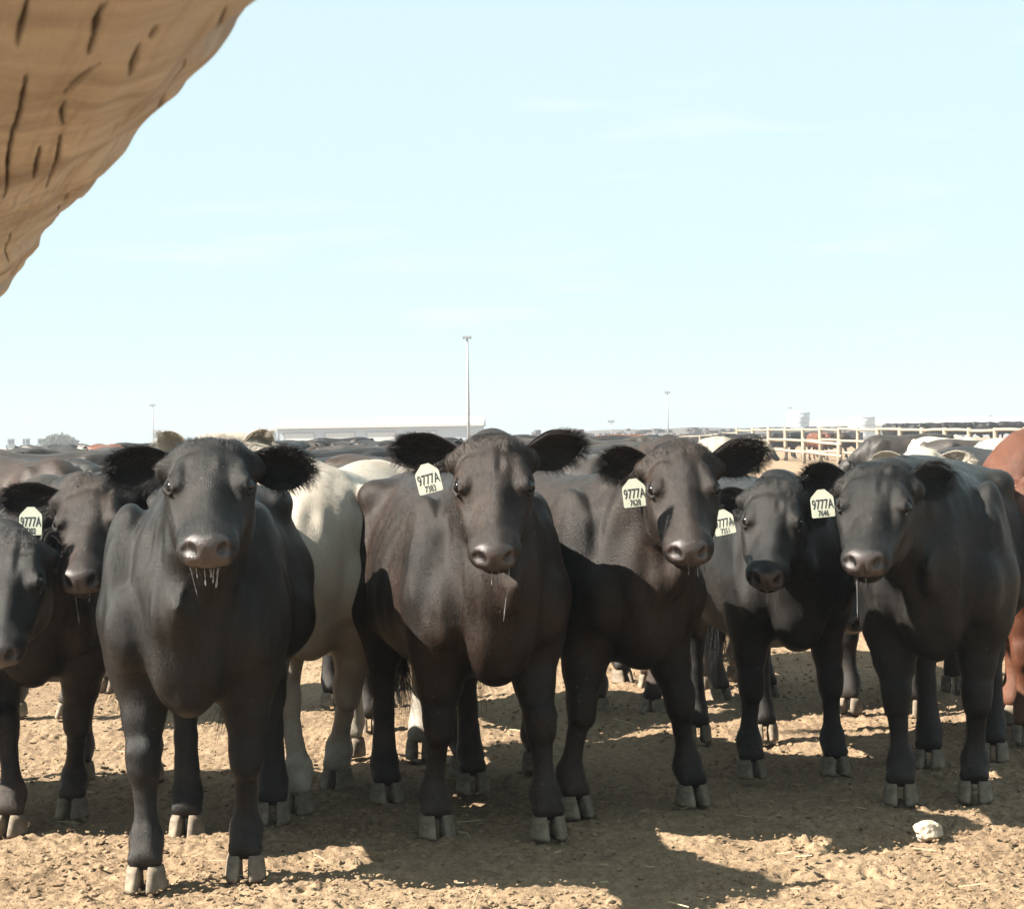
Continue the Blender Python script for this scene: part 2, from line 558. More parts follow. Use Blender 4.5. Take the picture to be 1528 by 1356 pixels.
HOOF = {}
def hoof_mesh(hind=False):
    if hind in HOOF: return HOOF[hind]
    bm = bmesh.new()
    ns = 12
    for s in (-1, 1):
        rings = []
        for (z, fwd, back, wid, sh) in ((0.0, .064, -.040, .0260, 0), (.012, .064, -.041, .0272, 0), (.035, .054, -.040, .0262, -.002), (.062, .040, -.037, .0245, -.004), (.080, .030, -.030, .0215, -.006)):
            r = []
            for i in range(ns):
                a = 2 * math.pi * i / ns
                cx = math.cos(a); sy = math.sin(a)
                x = fwd * cx if cx > 0 else -back * cx
                y = wid * sy * (1 - .30 * max(0, cx) ** 2)
                if s * sy < 0: y *= 0.72          # flat inner side
                tipin = -s * .008 * max(0, cx) ** 2
                r.append(bm.verts.new((x + .004, s * .0268 + y + tipin + s * sh * .3, z)))
            rings.append(r)
        for a, b in zip(rings, rings[1:]):
            for i in range(ns):
                bm.faces.new((a[i], a[(i + 1) % ns], b[(i + 1) % ns], b[i]))
        bm.faces.new(rings[-1]); bm.faces.new(rings[0][::-1])
    bmesh.ops.recalc_face_normals(bm, faces=bm.faces)
    me = bpy.data.meshes.new('hoof')
    bm.to_mesh(me); bm.free()
    me.polygons.foreach_set('use_smooth', np.full(len(me.polygons), True))
    me.materials.append(M['hoof'])
    HOOF[hind] = me
    return me

def uv_sphere(name, r, mat, seg=20, ring=12):
    bm = bmesh.new()
    bmesh.ops.create_uvsphere(bm, u_segments=seg, v_segments=ring, radius=r)
    me = bpy.data.meshes.new(name); bm.to_mesh(me); bm.free()
    me.polygons.foreach_set('use_smooth', np.full(len(me.polygons), True))
    me.materials.append(mat)
    return me
EYE_ME = uv_sphere('eye', 0.0245, M['eye'])

TAG_N = [0]
def text_mesh(s, size, sx):
    cu = bpy.data.curves.new('lettering', 'FONT')
    cu.body = s; cu.size = size; cu.align_x = 'CENTER'; cu.align_y = 'CENTER'; cu.extrude = 0.0004
    o = bpy.data.objects.new('lettering_tmp', cu)
    COL.objects.link(o)
    me = bpy.data.meshes.new_from_object(o)
    bpy.data.objects.remove(o)
    me.name = 'lettering'
    me.transform(Matrix.Diagonal((sx, 1, 1, 1)))
    me.materials.clear(); me.materials.append(M['ink'])
    return me

def ear_tag(parent, Minv, top, normal, tilt, number, s=1.0):
    """a hanging ear tag: plate in local x (right) / y (up), face along +z"""
    z = np.array(normal, float); z /= np.linalg.norm(z)
    up = np.array((0, 0, 1.0)); x = np.cross(up, z); x /= np.linalg.norm(x)
    y = np.cross(z, x)
    c, sn = math.cos(tilt), math.sin(tilt)
    x, y = c * x + sn * y, -sn * x + c * y
    Mw = Matrix(((x[0], y[0], z[0], top[0]), (x[1], y[1], z[1], top[1]), (x[2], y[2], z[2], top[2]), (0, 0, 0, 1)))
    pts = [(-.012, .004), (.012, .004), (.036, -.020), (.039, -.028), (.039, -.086), (.036, -.090), (-.036, -.090), (-.039, -.086), (-.039, -.028), (-.036, -.020)]
    bm = bmesh.new()
    rows = []
    for zz in (-.0011, .0011):
        rows.append([bm.verts.new((a * s, b * s, zz)) for a, b in pts])
    bm.faces.new(rows[1]); bm.faces.new(rows[0][::-1])
    n = len(pts)
    for i in range(n):
        bm.faces.new((rows[0][i], rows[0][(i + 1) % n], rows[1][(i + 1) % n], rows[1][i]))
    for v in bm.verts:                       # slight plastic curve
        v.co.z -= .25 * v.co.x ** 2
    me = bpy.data.meshes.new('ear_tag'); bm.to_mesh(me); bm.free()
    t = obj('ear_tag', me, M['tag'], parent)
    t.matrix_local = Minv @ Mw
    tag(t, 'pale yellow plastic tag printed 9777A ' + number)
    for body, size, sx, yy in (('9777A', .046, .58, -.047), (number, .029, .62, -.077)):
        l = obj('lettering', text_mesh(body, size * s, sx), None, t)
        l.location = (0, yy * s, 0.0014)

HEADW = [1.0, 1.04, .97, .95, 1.02, 1.05, .98, 1.0]
NCOW = [0]
def build_cow(name, label, coat, feet, yaw, s=1.0, poll=None, nose=None, pd=None, hoofs=None, roll=0.0, ears=None,
              tagd=None, fat=1.0, hb=0.011, hh=0.0052, fur=0, group=None, drool=None, horns=False, tail_side=0.0, ear_w=0.062, legs_h=None, mat_only=False, thick_neck=1.0, ear_n=None):
    """feet: world point under the front feet; yaw (deg) 0 = facing the camera, + = rear swings to the photo's left"""
    a = rad(-90 + yaw)
    fx, fy = math.cos(a), math.sin(a)
    Rw = np.array([[fx, -fy, 0], [fy, fx, 0], [0, 0, 1.0]])
    org = np.array((feet[0], feet[1], 0.0)) - Rw @ np.array((0.42 * s, 0, 0))
    toc = lambda p: Rw.T @ (np.array(p, float) - org)
    root = bpy.data.objects.new(name, None)
    link(root)
    Mroot = Matrix(((Rw[0, 0], Rw[0, 1], 0, org[0]), (Rw[1, 0], Rw[1, 1], 0, org[1]), (0, 0, 1, 0), (0, 0, 0, 1)))
    root.matrix_world = Mroot
    tag(root, label, 'cow', group)
    # --- head frame in cow coordinates
    L = 0.475 * s
    if poll is not None and not isinstance(poll, np.ndarray):
        d0 = pd if pd else feet[1] - 0.05
        P0 = np.array(at(poll[0], poll[1], d0))
        best = None
        for dd in np.linspace(0.02, 0.47, 60) * s:
            N0 = np.array(at(nose[0], nose[1], d0 - dd))
            e = abs(np.linalg.norm(N0 - P0) - L)
            if best is None or e < best[0]: best = (e, N0)
        N0 = best[1]
        hx = Rw.T @ (N0 - P0); hp = toc(P0)
    else:
        hp, hx = poll, nose       # already in cow coordinates
    hx = hx / np.linalg.norm(hx)
    up0 = np.array((0, 0, 1.0)) - hx * hx[2]
    if np.linalg.norm(up0) < 1e-3: up0 = np.array((1.0, 0, 0))
    RH = frame_from(hx, up0)
    cr, sr = math.cos(roll), math.sin(roll)
    RH = RH @ np.array([[1, 0, 0], [0, cr, -sr], [0, sr, cr]])
    hw = HEADW[NCOW[0] % 8]; NCOW[0] += 1
    head = tfm(head_prims(hw), RH, hp, s)
    # --- body
    pr = []
    E = lambda c, r, k=0.07, R=None: pr.append(Prim('ell', np.array(c) * s, ra=np.array(r) * s, k=k * s, R=R))
    C = lambda a_, b_, ra, rb, k=0.05: pr.append(Prim('cone', a_, b_, ra * s, rb * s, k=k * s))
    v = lambda *q: np.array(q, float) * s
    rotx = lambda an: np.array([[math.cos(an), 0, math.sin(an)], [0, 1, 0], [-math.sin(an), 0, math.cos(an)]])
    for sd in (-1, 1):
        E((.37, sd * .188, .86), (.145, .080, .27), .028, rotx(.25))        # shoulder
        E((.50, sd * .165, .75), (.090, .075, .125), .035)                   # point of shoulder
        E((-.52, sd * .135, .88), (.23, .125, .27), .07)                  # thigh
        E((-.42, sd * .200, 1.10), (.07, .05, .05), .07)                  # hook bone
        E((-.74, sd * .085, 1.05), (.06, .05, .05), .06)                  # pin bone
    for sd in (-1, 1):
        E((.25, sd * .205, .75), (.11, .055, .13), .03)                  # triceps
        E((.56, sd * .055, .68), (.09, .055, .12), .03)                  # brisket lobes
    E((.53, 0, .66), (.12, .085, .13), .06)                               # brisket
    E((.50, 0, .56), (.10, .055, .06), .06)
    # hooves, legs
    hf = {}
    dflt = {'fl': (.43, .145), 'fr': (.43, -.145), 'hl': (-.60, .15), 'hr': (-.64, -.15)}
    for key, (dx, dy) in dflt.items():
        p = v(dx, dy, 0)
        if hoofs and key in hoofs:
            g = ground(*hoofs[key]); p = toc((g.x, g.y, 0)); p[2] = 0
            p[0] = min(max(p[0], (dx - .26) * s), (dx + .26) * s); p[1] = min(max(p[1], (dy - .14) * s), (dy + .14) * s)
        elif legs_h and key in legs_h:
            p = p + v(legs_h[key][0], legs_h[key][1], 0)
        hf[key] = p
        sd = 1 if dy > 0 else -1
        fet = p + v(-.030, 0, .125)
        if key[0] == 'f':
            el = v(.37, sd * .150, .64)
            kn = el + (fet - el) * 0.53 + v(.022, sd * .002, 0)
            C(v(.36, sd * .165, .78), el, .118, .104, .045)
            C(el, el + (kn - el) * .55, .104, .066, .035)
            C(el + (kn - el) * .55, kn, .066, .046, .02)
            C(kn + v(.010, 0, .022), kn + v(.012, 0, -.032), .054, .049, .012)
            C(kn, kn + (fet - kn) * .40, .042, .0315, .02)
            C(kn + (fet - kn) * .40, fet + v(0, 0, .03), .0315, .038, .02)
            C(fet + v(-.004, 0, .022), fet, .043, .046, .02)
        else:
            st = v(-.37, sd * .185, .72)
            hk = p + v(-.055, 0, .45)
            hk[1] = p[1] * .75 + sd * .15 * s * .25
            C(v(-.48, sd * .14, .85), st, .17, .125, .07)
            C(v(-.56, sd * .145, .80), hk + v(.02, 0, .10), .14, .062, .06)
            C(st, hk + v(.02, 0, .06), .115, .054, .06)
            C(hk + v(-.015, 0, .03), hk + v(-.008, 0, -.03), .050, .050, .03)
            C(hk, hk + (fet - hk) * .42, .045, .037, .02)
            C(hk + (fet - hk) * .42, fet, .037, .048, .02)
        C(fet, p + v(.002, 0, .090), .046, .042, .03)
        for q in (-1, 1):
            C(fet + v(-.01, q * .012, -.02), p + v(.012, q * .0268, .080), .028, .0275, .012)
            pr.append(Prim('ell', fet + v(-.048, q * .022, -.012), ra=v(.014, .012, .018), k=.012 * s))
    # neck: crest, middle, throat chains
    hpnt = lambda x, y, z: RH @ (np.array((x, y, z)) * s) + hp
    fwd = RH[:, 0]
    tn = thick_neck
    for (A, B, ra, rb, lift) in ((v(.34, 0, 1.06), hpnt(-.005, 0, -.105), .105, .078, .05), (v(.42, 0, .93), hpnt(.03, 0, -.15), .158, .094, .0), (v(.50, 0, .80), hpnt(.085, 0, -.205), .130, .080, -.03)):
        back = hpnt(-.22, 0, -.12) - hpnt(0, 0, -.12)
        mid = (A + B) * .5 + v(0, 0, lift)
        mid = mid * .8 + (B + back * .9) * .2
        pts = bez(A, mid, B, 8)
        rs = np.linspace(ra, rb, 8) * np.array([1, .97, .94, .92, .92, .94, .97, 1.0]) * (1 + (tn - 1) * np.linspace(1, .3, 8))
        for i in range(7):
            C(pts[i], pts[i + 1], rs[i], rs[i + 1], .045)
    # dewlap fold
    pts = bez(hpnt(.12, 0, -.255), v(.62, 0, .78) * .55 + hpnt(.05, 0, -.30) * .45, v(.585, 0, .56), 9)
    for i in range(8):
        C(pts[i] + v(.012, 0, 0), pts[i + 1] + v(.012, 0, 0), .022, .022 if i < 7 else .030, .028)
    # jugular furrow sides: two soft folds down the neck front
    # tail
    tp = [v(-.80, 0, 1.13), v(-.875, tail_side * .02, 1.02), v(-.885, tail_side * .05, .80), v(-.875, tail_side * .09, .58)]
    tr = [.045, .030, .022, .016]
    for i in range(3):
        C(tp[i], tp[i + 1], tr[i], tr[i + 1], .03)
    allp = pr + head
    tf0 = trunk_fn(fat)
    tf = lambda P: tf0(P / s) * s
    lo = np.array([min((p.cen - p.rad)[i] for p in allp) for i in range(3)]) - .03
    hi = np.array([max((p.cen + p.rad)[i] for p in allp) for i in range(3)]) + .03
    lo = np.minimum(lo, [-.92 * s, -.36 * s * fat, lo[2]]); hi = np.maximum(hi, [.75 * s, .36 * s * fat, 1.24 * s])
    lo[2] = 0.03 * s
    # cut the foot tops flat above the ground so that the hooves show
    Vb, Qb = surface(allp, np.eye(3), lo, hi - lo, hb * s, tf)
    ho = hpnt(-.03, -.17, -.32)
    Vh, Qh = surface(allp, RH, ho, np.array((.57, .34, .37)) * s, hh * s, tf)
    inb = lambda P, m: ((((P - ho) @ RH) > m * s) & (((P - ho) @ RH) < np.array((.57, .34, .37)) * s - m * s)).all(1)
    drop = inb(Vb, .022)
    Qb = Qb[~drop[Qb].all(1)]
    V = [Vb, Vh]; Q = [Qb, Qh + len(Vb)]
    nb, nh = len(Vb), len(Vh)
    def vnorm(Vx, Qx):
        nn = np.cross(Vx[Qx[:, 2]] - Vx[Qx[:, 0]], Vx[Qx[:, 3]] - Vx[Qx[:, 1]])
        out = np.zeros_like(Vx)
        for i in range(4): np.add.at(out, Qx[:, i], nn)
        return out / (np.linalg.norm(out, axis=1)[:, None] + 1e-12)
    sdn = int(abs(feet[0]) * 100) % 20
    for Vx, Qx in ((Vb, V and Q[0]), (Vh, Qh)):
        Nn = vnorm(Vx, Qx)
        q = ((Vx - hp) @ RH) / s
        inh = np.clip((q[:, 0] + .02) / .05, 0, 1) * np.clip((.17 - np.abs(q[:, 1])) / .03, 0, 1) * np.clip((q[:, 2] + .32) / .05, 0, 1)
        brow = np.clip((.20 - q[:, 0]) / .06, 0, 1) * np.clip((q[:, 2] + .10) / .04, 0, 1) * inh
        face = inh * np.clip((.42 - q[:, 0]) / .03, 0, 1)
        dsp = (vnoise3(q * (14, 46, 14) + 9, sdn + 3) - .5) * .0075 * brow + (vnoise3(q * (22, 22, 22) + 9, sdn + 4) - .5) * .0050 * face
        neck = np.clip((Vx[:, 0] / s - .30) / .2, 0, 1) * np.clip((Vx[:, 2] / s - .62) / .1, 0, 1) * (1 - inh)
        dsp += (1 - inh) * ((vnoise3(Vx * (5, 5, 4) + 9, sdn) - .5) * .026 + (vnoise3(Vx * (13, 13, 9) + 9, sdn + 1) - .5) * .007) * np.clip((Vx[:, 2] / s - .25) / .3, .12, 1)
        dsp += neck * ((vnoise3(Vx * (22, 22, 5) + 9, sdn + 2) - .5) * .020 + (vnoise3(Vx * (9, 9, 3) + 9, sdn + 5) - .5) * .018)
        rib = np.clip((.30 - np.abs(Vx[:, 0] / s + .08)) / .1, 0, 1) * np.clip((Vx[:, 2] / s - .6) / .1, 0, 1) * np.clip((1.1 - Vx[:, 2] / s) / .1, 0, 1)
        dsp += rib * np.sin((Vx[:, 0] / s - .25 * (Vx[:, 2] / s)) * 62) * .0022
        Vx += Nn * (dsp * s)[:, None]
    V = [Vb, Vh]
    # ears
    earinfo = []
    for i, sd in enumerate((-1, 1)):       # -1 = the animal's right ear = photo left when facing us
        base = hpnt(.040, sd * .105, -.070)
        if ears and ears[i] is not None:
            tipw = ears[i]
            d = tipw[2] if len(tipw) > 2 else 0.02
            dep = (Mroot @ Vector(base)).y
            tip = toc(at(tipw[0], tipw[1], dep + d))
        else:
            tip = base + RH @ (np.array((.00 + .03 * random.random(), sd * .19, .02)) * s)
        nr = RH @ np.array((.75, sd * .25, .65)) if not ear_n else RH @ np.array(ear_n[i])
        Ve, Qe, d_, n_, s_, L_ = ear_mesh(base, tip, nr, ear_w * s)
        Q.append(Qe + sum(len(x) for x in V)); V.append(Ve)
        earinfo.append((base, tip, d_, n_, s_, L_))
    V = np.concatenate(V); Q = np.concatenate(Q)
    me = mesh_np('body', V, Q)
    me.materials.append(M[coat])
    hl = ((V - hp) @ RH) / s
    nose_a = np.clip((hl[:, 0] - .440) / .012, 0, 1) * np.clip((.064 - np.abs(hl[:, 1])) / .012, 0, 1) * np.clip((hl[:, 2] + .100) / .010, 0, 1) * np.clip((-.004 - hl[:, 2]) / .010, 0, 1)
    nose_a[nb + nh:] = 0
    nose_a[(hl[:, 0] > .53)] = 0
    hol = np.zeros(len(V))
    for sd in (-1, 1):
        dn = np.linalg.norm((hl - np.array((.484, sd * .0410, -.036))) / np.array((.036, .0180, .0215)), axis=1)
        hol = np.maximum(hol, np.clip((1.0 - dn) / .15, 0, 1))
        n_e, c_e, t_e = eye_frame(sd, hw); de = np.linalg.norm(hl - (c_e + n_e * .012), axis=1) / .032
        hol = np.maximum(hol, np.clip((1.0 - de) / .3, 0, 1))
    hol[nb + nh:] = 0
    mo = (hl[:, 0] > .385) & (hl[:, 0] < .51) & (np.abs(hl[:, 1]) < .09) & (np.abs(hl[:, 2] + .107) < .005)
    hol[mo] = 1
    du = np.clip(.22 + .30 * np.clip((V[:, 2] / s - .95) / .2, 0, 1) + .9 * np.clip((.42 - V[:, 2] / s) / .25, 0, 1), 0, 1)
    du[nb + nh:] = .08
    for nm, arr in (('nose', nose_a), ('hollow_shade', hol), ('dust', du)):
        at_ = me.attributes.new(nm, 'FLOAT', 'POINT')
        at_.data.foreach_set('value', arr.astype(np.float32))
    body = obj('body', me, None, root)
    # eyes
    for sd in (-1, 1):
        e = obj('eye', EYE_ME, None, root)
        c = hpnt(*eye_frame(sd, hw)[1])
        e.location = c; e.scale = (s, s, s)
    # hooves
    for key, p in hf.items():
        h = obj('hoof', hoof_mesh(), None, root)
        h.location = (p[0], p[1], -0.010)
        h.rotation_euler = (0, 0, random.uniform(-.15, .15))
        sc_ = 1.16 * s
        h.scale = (sc_, sc_, sc_ * .80)
    if horns:
        for sd in (-1, 1):
            pts = bez(hpnt(.01, sd * .07, -.05), hpnt(-.01, sd * .13, -.05), hpnt(.01, sd * .21, -.02), 9)
            obj('horn', tube_mesh('horn', pts, [.026 * s * (1 - .085 * i) for i in range(9)]), M['horn'], root)
    # hair
    HM = M['h_' + coat]
    r = RNG
    S, Rr = [], []
    for (base, tip, d_, n_, s_, L_) in earinfo:
        if not fur: continue
        ne = 1300 if coat != 'cream' else 260
        u = r.random(ne) ** .8; vv = (r.random(ne) * 2 - 1)
        rim = r.random(ne) < .6
        vv = np.where(rim, np.sign(vv) * (.85 + .15 * r.random(ne)), vv)
        w = ear_w * s * (0.46 + 0.54 * np.sin(np.minimum(1, u / .55) * math.pi / 2)) * np.sqrt(np.maximum(0.001, 1 - np.maximum(0, (u - .42) / .585) ** 2.1))
        P = base + d_ * (L_ * u)[:, None] + s_ * (w * vv * .97)[:, None] - n_ * (w * (1 - np.abs(vv)) * .8)[:, None]
        D = d_ * (.75 + .4 * r.random(ne))[:, None] + s_ * (vv * (.6 + .5 * r.random(ne)))[:, None] + n_ * (.25 + .45 * r.random(ne))[:, None] + r.normal(0, .22, (ne, 3))
        D /= np.linalg.norm(D, axis=1)[:, None]
        Lh = (.012 + .022 * r.random(ne)) * s
        S.append(strands(P, D, Lh, np.array((0, 0, -.35)) + r.normal(0, .12, (ne, 3)))); Rr.append(np.full(ne, .00055))
        # tip tuft
        nt2 = 160
        P = np.repeat(tip[None], nt2, 0) - d_ * (.02 * r.random(nt2))[:, None] + r.normal(0, .006, (nt2, 3))
        D = d_ + r.normal(0, .28, (nt2, 3)); D /= np.linalg.norm(D, axis=1)[:, None]
        S.append(strands(P, D, (.015 + .02 * r.random(nt2)) * s, np.array((0, 0, -.3)) + r.normal(0, .1, (nt2, 3)))); Rr.append(np.full(nt2, .0005))
    if fur:
        # coat: roots scattered over the skin, combed along the growth direction
        nbody = len(Qb) + len(Qh)
        A, B, Cc, Dd = (V[Q[:nbody, i]] for i in range(4))
        nrm = np.cross(Cc - A, Dd - B); ar = np.linalg.norm(nrm, axis=1); nrm /= (ar[:, None] + 1e-12)
        headf = np.zeros(nbody, bool); headf[len(Qb):] = True
        wgt = ar * np.where(headf, 2.6, 1.0)
        pick = np.searchsorted(np.cumsum(wgt) / wgt.sum(), r.random(fur))
        a1, a2 = r.random(fur), r.random(fur)
        P = (A[pick] * ((1 - a1) * (1 - a2))[:, None] + B[pick] * (a1 * (1 - a2))[:, None] + Cc[pick] * (a1 * a2)[:, None] + Dd[pick] * ((1 - a1) * a2)[:, None])
        N = nrm[pick]
        h2 = ((P - hp) @ RH) / s
        h2 = h2
        inhead = (h2[:, 0] > -.02) & (np.abs(h2[:, 1]) < .16) & (h2[:, 2] > -.30) & (h2[:, 2] < .06)
        bad = (h2[:, 0] > .432) & (h2[:, 2] > -.100) & inhead
        for sd in (-1, 1):
            bad |= np.linalg.norm(h2 - eye_frame(sd, hw)[1] + eye_frame(sd, hw)[0] * .012, axis=1) < .031
        dirb = np.tile(np.array((-1, 0, -.45)), (fur, 1))
        leg = np.clip((.62 * s - P[:, 2]) / (.15 * s), 0, 1)[:, None]
        dirb = dirb * (1 - leg) + np.array((-.15, 0, -1)) * leg
        dl = np.stack([np.clip((h2[:, 0] - .165) / .03, -1, 1), np.sign(h2[:, 1]) * np.clip(.5 * (1 - np.abs(h2[:, 0] - .165) / .12), 0, .5), np.full(fur, -.25)], 1)
        dl[:, 0] = np.where(h2[:, 2] < -.12, -.5, dl[:, 0])
        dh = dl @ RH.T
        D = np.where(inhead[:, None], dh, dirb)
        nz = np.stack([vnoise3(P * 6 + 5 * q, 11 + q) - .5 for q in range(3)], 1)
        D = D + nz * np.where(inhead, 1.1, .55)[:, None] + r.normal(0, .10, (fur, 3))
        D -= N * (D * N).sum(1)[:, None]
        D /= np.linalg.norm(D, axis=1)[:, None] + 1e-9
        pollf = np.clip((.11 - h2[:, 0]) / .1, 0, 1) * inhead * (h2[:, 2] > -.12)
        lift = .20 + .12 * r.random(fur) + .22 * pollf
        D0 = D * np.cos(lift)[:, None] + N * np.sin(lift)[:, None]
        Lh = np.where(inhead, .009 + .014 * pollf, .0115) * (.6 + .7 * r.random(fur)) * s
        st_ = strands(P - N * .001, D0, Lh, -N * .12 + np.array((0, 0, -.04)))
        S.append(st_[~bad]); Rr.append(np.full((~bad).sum(), .00042))
        # tail switch, brisket and belly tufts
        nsw = 500
        P = tp[3] + r.normal(0, .012, (nsw, 3)) + np.array((0, 0, .10)) * r.random(nsw)[:, None]
        D = np.array((0, 0, -1.0)) + r.normal(0, .10, (nsw, 3))
        S.append(strands(P, D, .22 + .16 * r.random(nsw), r.normal(0, .1, (nsw, 3)))); Rr.append(np.full(nsw, .0008))
        nc = 70
        P = hpnt(.41, 0, -.155) + (r.normal(0, 1, (nc, 3)) * np.array((.018, .03, .004)) * s) @ RH.T
        D = np.tile(np.array((0, 0, -1.0)), (nc, 1)) + r.normal(0, .3, (nc, 3))
        S.append(strands(P, D, .015 + .02 * r.random(nc), r.normal(0, .1, (nc, 3)))); Rr.append(np.full(nc, .0004))
        ho_ = hairs_obj('coat_hair', np.concatenate(S), np.concatenate(Rr), HM, root)
    # ear tag
    if tagd:
        base, tip, d_, n_, s_, L_ = earinfo[0]
        wpos = at(tagd['top'][0], tagd['top'][1], (Mroot @ Vector(base + d_ * L_ * .5)).y - tagd.get('off', .055))
        ear_tag(root, Mroot.inverted(), wpos, tagd.get('n', (.1, -1, .05)), tagd.get('tilt', 0), tagd['num'], tagd.get('s', 1.0))
    if drool:
        for (y0, x0, ln, rr_, sw) in drool:
            p0 = hpnt(x0, y0, -.098 - .012)
            pts = np.array([p0 + np.array((sw * t * .3 * ln, sw * t * ln, -t * ln)) for t in np.linspace(0, 1, 7)])
            rs = [rr_, rr_ * .8, rr_ * .55, rr_ * .5, rr_ * .55, rr_ * .9, rr_ * .3]
            obj('drool_strand', tube_mesh('drool_strand', pts, rs), M['saliva'], root)
    return root

def tube_mesh(name, pts, rs, ns=8, cap=True):
    pts = np.asarray(pts, float)
    V, Q, T = [], [], []
    up = np.array((0.3, 0.5, 0.8))
    for i, p in enumerate(pts):
        t = pts[min(i + 1, len(pts) - 1)] - pts[max(i - 1, 0)]
        t = t / (np.linalg.norm(t) + 1e-12)
        a = np.cross(t, up)
        if np.linalg.norm(a) < .1: a = np.cross(t, (1, 0, 0))
        a /= np.linalg.norm(a); b = np.cross(t, a)
        for k in range(ns):
            an = 2 * math.pi * k / ns
            V.append(p + (a * math.cos(an) + b * math.sin(an)) * rs[i])
    for i in range(len(pts) - 1):
        for k in range(ns):
            Q.append((i * ns + k, i * ns + (k + 1) % ns, (i + 1) * ns + (k + 1) % ns, (i + 1) * ns + k))
    if cap:
        for e, i in ((0, 0), (1, len(pts) - 1)):
            V.append(pts[i]); c = len(V) - 1
            for k in range(ns):
                f = (i * ns + k, c, i * ns + (k + 1) % ns) if e == 0 else (i * ns + (k + 1) % ns, c, i * ns + k)
                T.append(f)
    return mesh_np(name, V, Q, T)

# ================================================================== GROUND
def ground_mat():
    m, nt, b = new_mat('feedlot_dirt')
    n1 = noise_node(nt, 1.1, 5, 0.6)
    n2 = noise_node(nt, 38, 6, 0.72)
    n3 = noise_node(nt, 9, 5, 0.65)
    c = ramp(nt, n2.outputs['Fac'], [(0.30, (0.062, 0.040, 0.024)), (0.5, (0.215, 0.148, 0.091)), (0.75, (0.335, 0.248, 0.158))]).outputs['Color']
    c = mixc(nt, ramp(nt, n3.outputs['Fac'], [(0.42, (0, 0, 0)), (0.7, (0.6, 0.6, 0.6))]).outputs['Color'], c, (0.125, 0.081, 0.048))
    c = mixc(nt, ramp(nt, n1.outputs['Fac'], [(0.35, (0, 0, 0)), (0.7, (0.45, 0.45, 0.45))]).outputs['Color'], c, (0.28, 0.208, 0.134))
    nt.links.new(c, b.inputs['Base Color'])
    b.inputs['Roughness'].default_value = 0.95
    b.inputs['Specular IOR Level'].default_value = 0.15
    bump(nt, b, n2.outputs['Fac'], 0.8, 0.02)
    return m
M['dirt'] = ground_mat()

def gz(d):
    t = min(1.0, max(0.0, (d - 13.0) / 50.0))
    return .20 * t * t * (3 - 2 * t)          # the far pens lie a little higher

def build_ground():
    xs = np.arange(-2.3, 2.3, 0.0095)
    e = []
    x, st = 2.3, 0.014
    while x < 6000:
        e.append(x); x += st; st *= 1.22
    e = np.array(e); xs = np.concatenate([-e[::-1], xs, e])
    ys = [5.3]; st = .0105
    while ys[-1] < 12000:
        ys.append(ys[-1] + st)
        if ys[-1] > 7.5: st *= 1.014
        if ys[-1] > 16: st *= 1.10
    b, st = [], .02
    y = 5.3
    while y > -400:
        y -= st; st *= 1.25; b.append(y)
    ys = np.array(b[::-1] + ys)
    X, Y = np.meshgrid(xs, ys, indexing='ij')
    near = np.clip((30 - Y) / 20, 0, 1) * np.clip((9 - np.abs(X)) / 6, 0, 1) * np.clip((Y - 0) / 4, 0, 1)
    Z = (vnoise2(X * 1.1, Y * 1.1, 1) - .5) * .04 + (vnoise2(X * 5, Y * 5, 2) - .5) * .026
    lum = vnoise2(X * 17 + 3, Y * 17, 3); Z += np.maximum(0, lum - .45) * .015
    lum = vnoise2(X * 36, Y * 36 + 7, 4); Z += np.maximum(0, lum - .42) * .016
    Z += (vnoise2(X * 62, Y * 62, 5) - .5) * .013
    Z += np.maximum(0, vnoise2(X * 95, Y * 95, 6) - .5) * .012
    rg = np.random.default_rng(77)                       # hoof prints
    for k in range(240):
        d = 5.6 + 8 * rg.random() ** 1.4; x0 = (rg.random() - .5) * 2 * d * .27; an = rg.random() * 6.28
        i0, i1 = np.searchsorted(xs, (x0 - .12, x0 + .12)); j0, j1 = np.searchsorted(ys, (d - .12, d + .12))
        xx, yy = X[i0:i1, j0:j1] - x0, Y[i0:i1, j0:j1] - d
        u, w = xx * math.cos(an) + yy * math.sin(an), -xx * math.sin(an) + yy * math.cos(an)
        for sgn in (-1, 1):
            q = (u / .058) ** 2 + ((w - sgn * .027) / .024) ** 2
            Z[i0:i1, j0:j1] += -.013 * np.exp(-q ** 2) + .005 * np.exp(-(q - 1.9) ** 2)
    Z = (Z - .022) * near
    tt = np.clip((Y - 13.0) / 50.0, 0, 1)
    Z += .20 * tt * tt * (3 - 2 * tt)
    V = np.stack([X, Y, Z], -1).reshape(-1, 3)
    nx, ny = X.shape
    I = np.arange(nx * ny).reshape(nx, ny)
    Q = np.stack([I[:-1, :-1], I[1:, :-1], I[1:, 1:], I[:-1, 1:]], -1).reshape(-1, 4)
    o = obj('ground', mesh_np('ground', V, Q), M['dirt'])
    tag(o, kind='structure')
build_ground()

def lump(name, r, seed, sub=2, squash=.7, amp=.35):
    bm = bmesh.new()
    bmesh.ops.create_icosphere(bm, subdivisions=sub, radius=1)
    P = np.array([v.co for v in bm.verts])
    d = 1 + amp * (vnoise3(P * 1.7 + 8 + seed * 3.1, seed) - .5) * 2 + amp * .4 * (vnoise3(P * 4.3 + 8 + seed, seed + 1) - .5) * 2
    for v, k in zip(bm.verts, d):
        v.co = v.co * float(k) * r; v.co.z *= squash
    me = bpy.data.meshes.new(name); bm.to_mesh(me); bm.free()
    return me

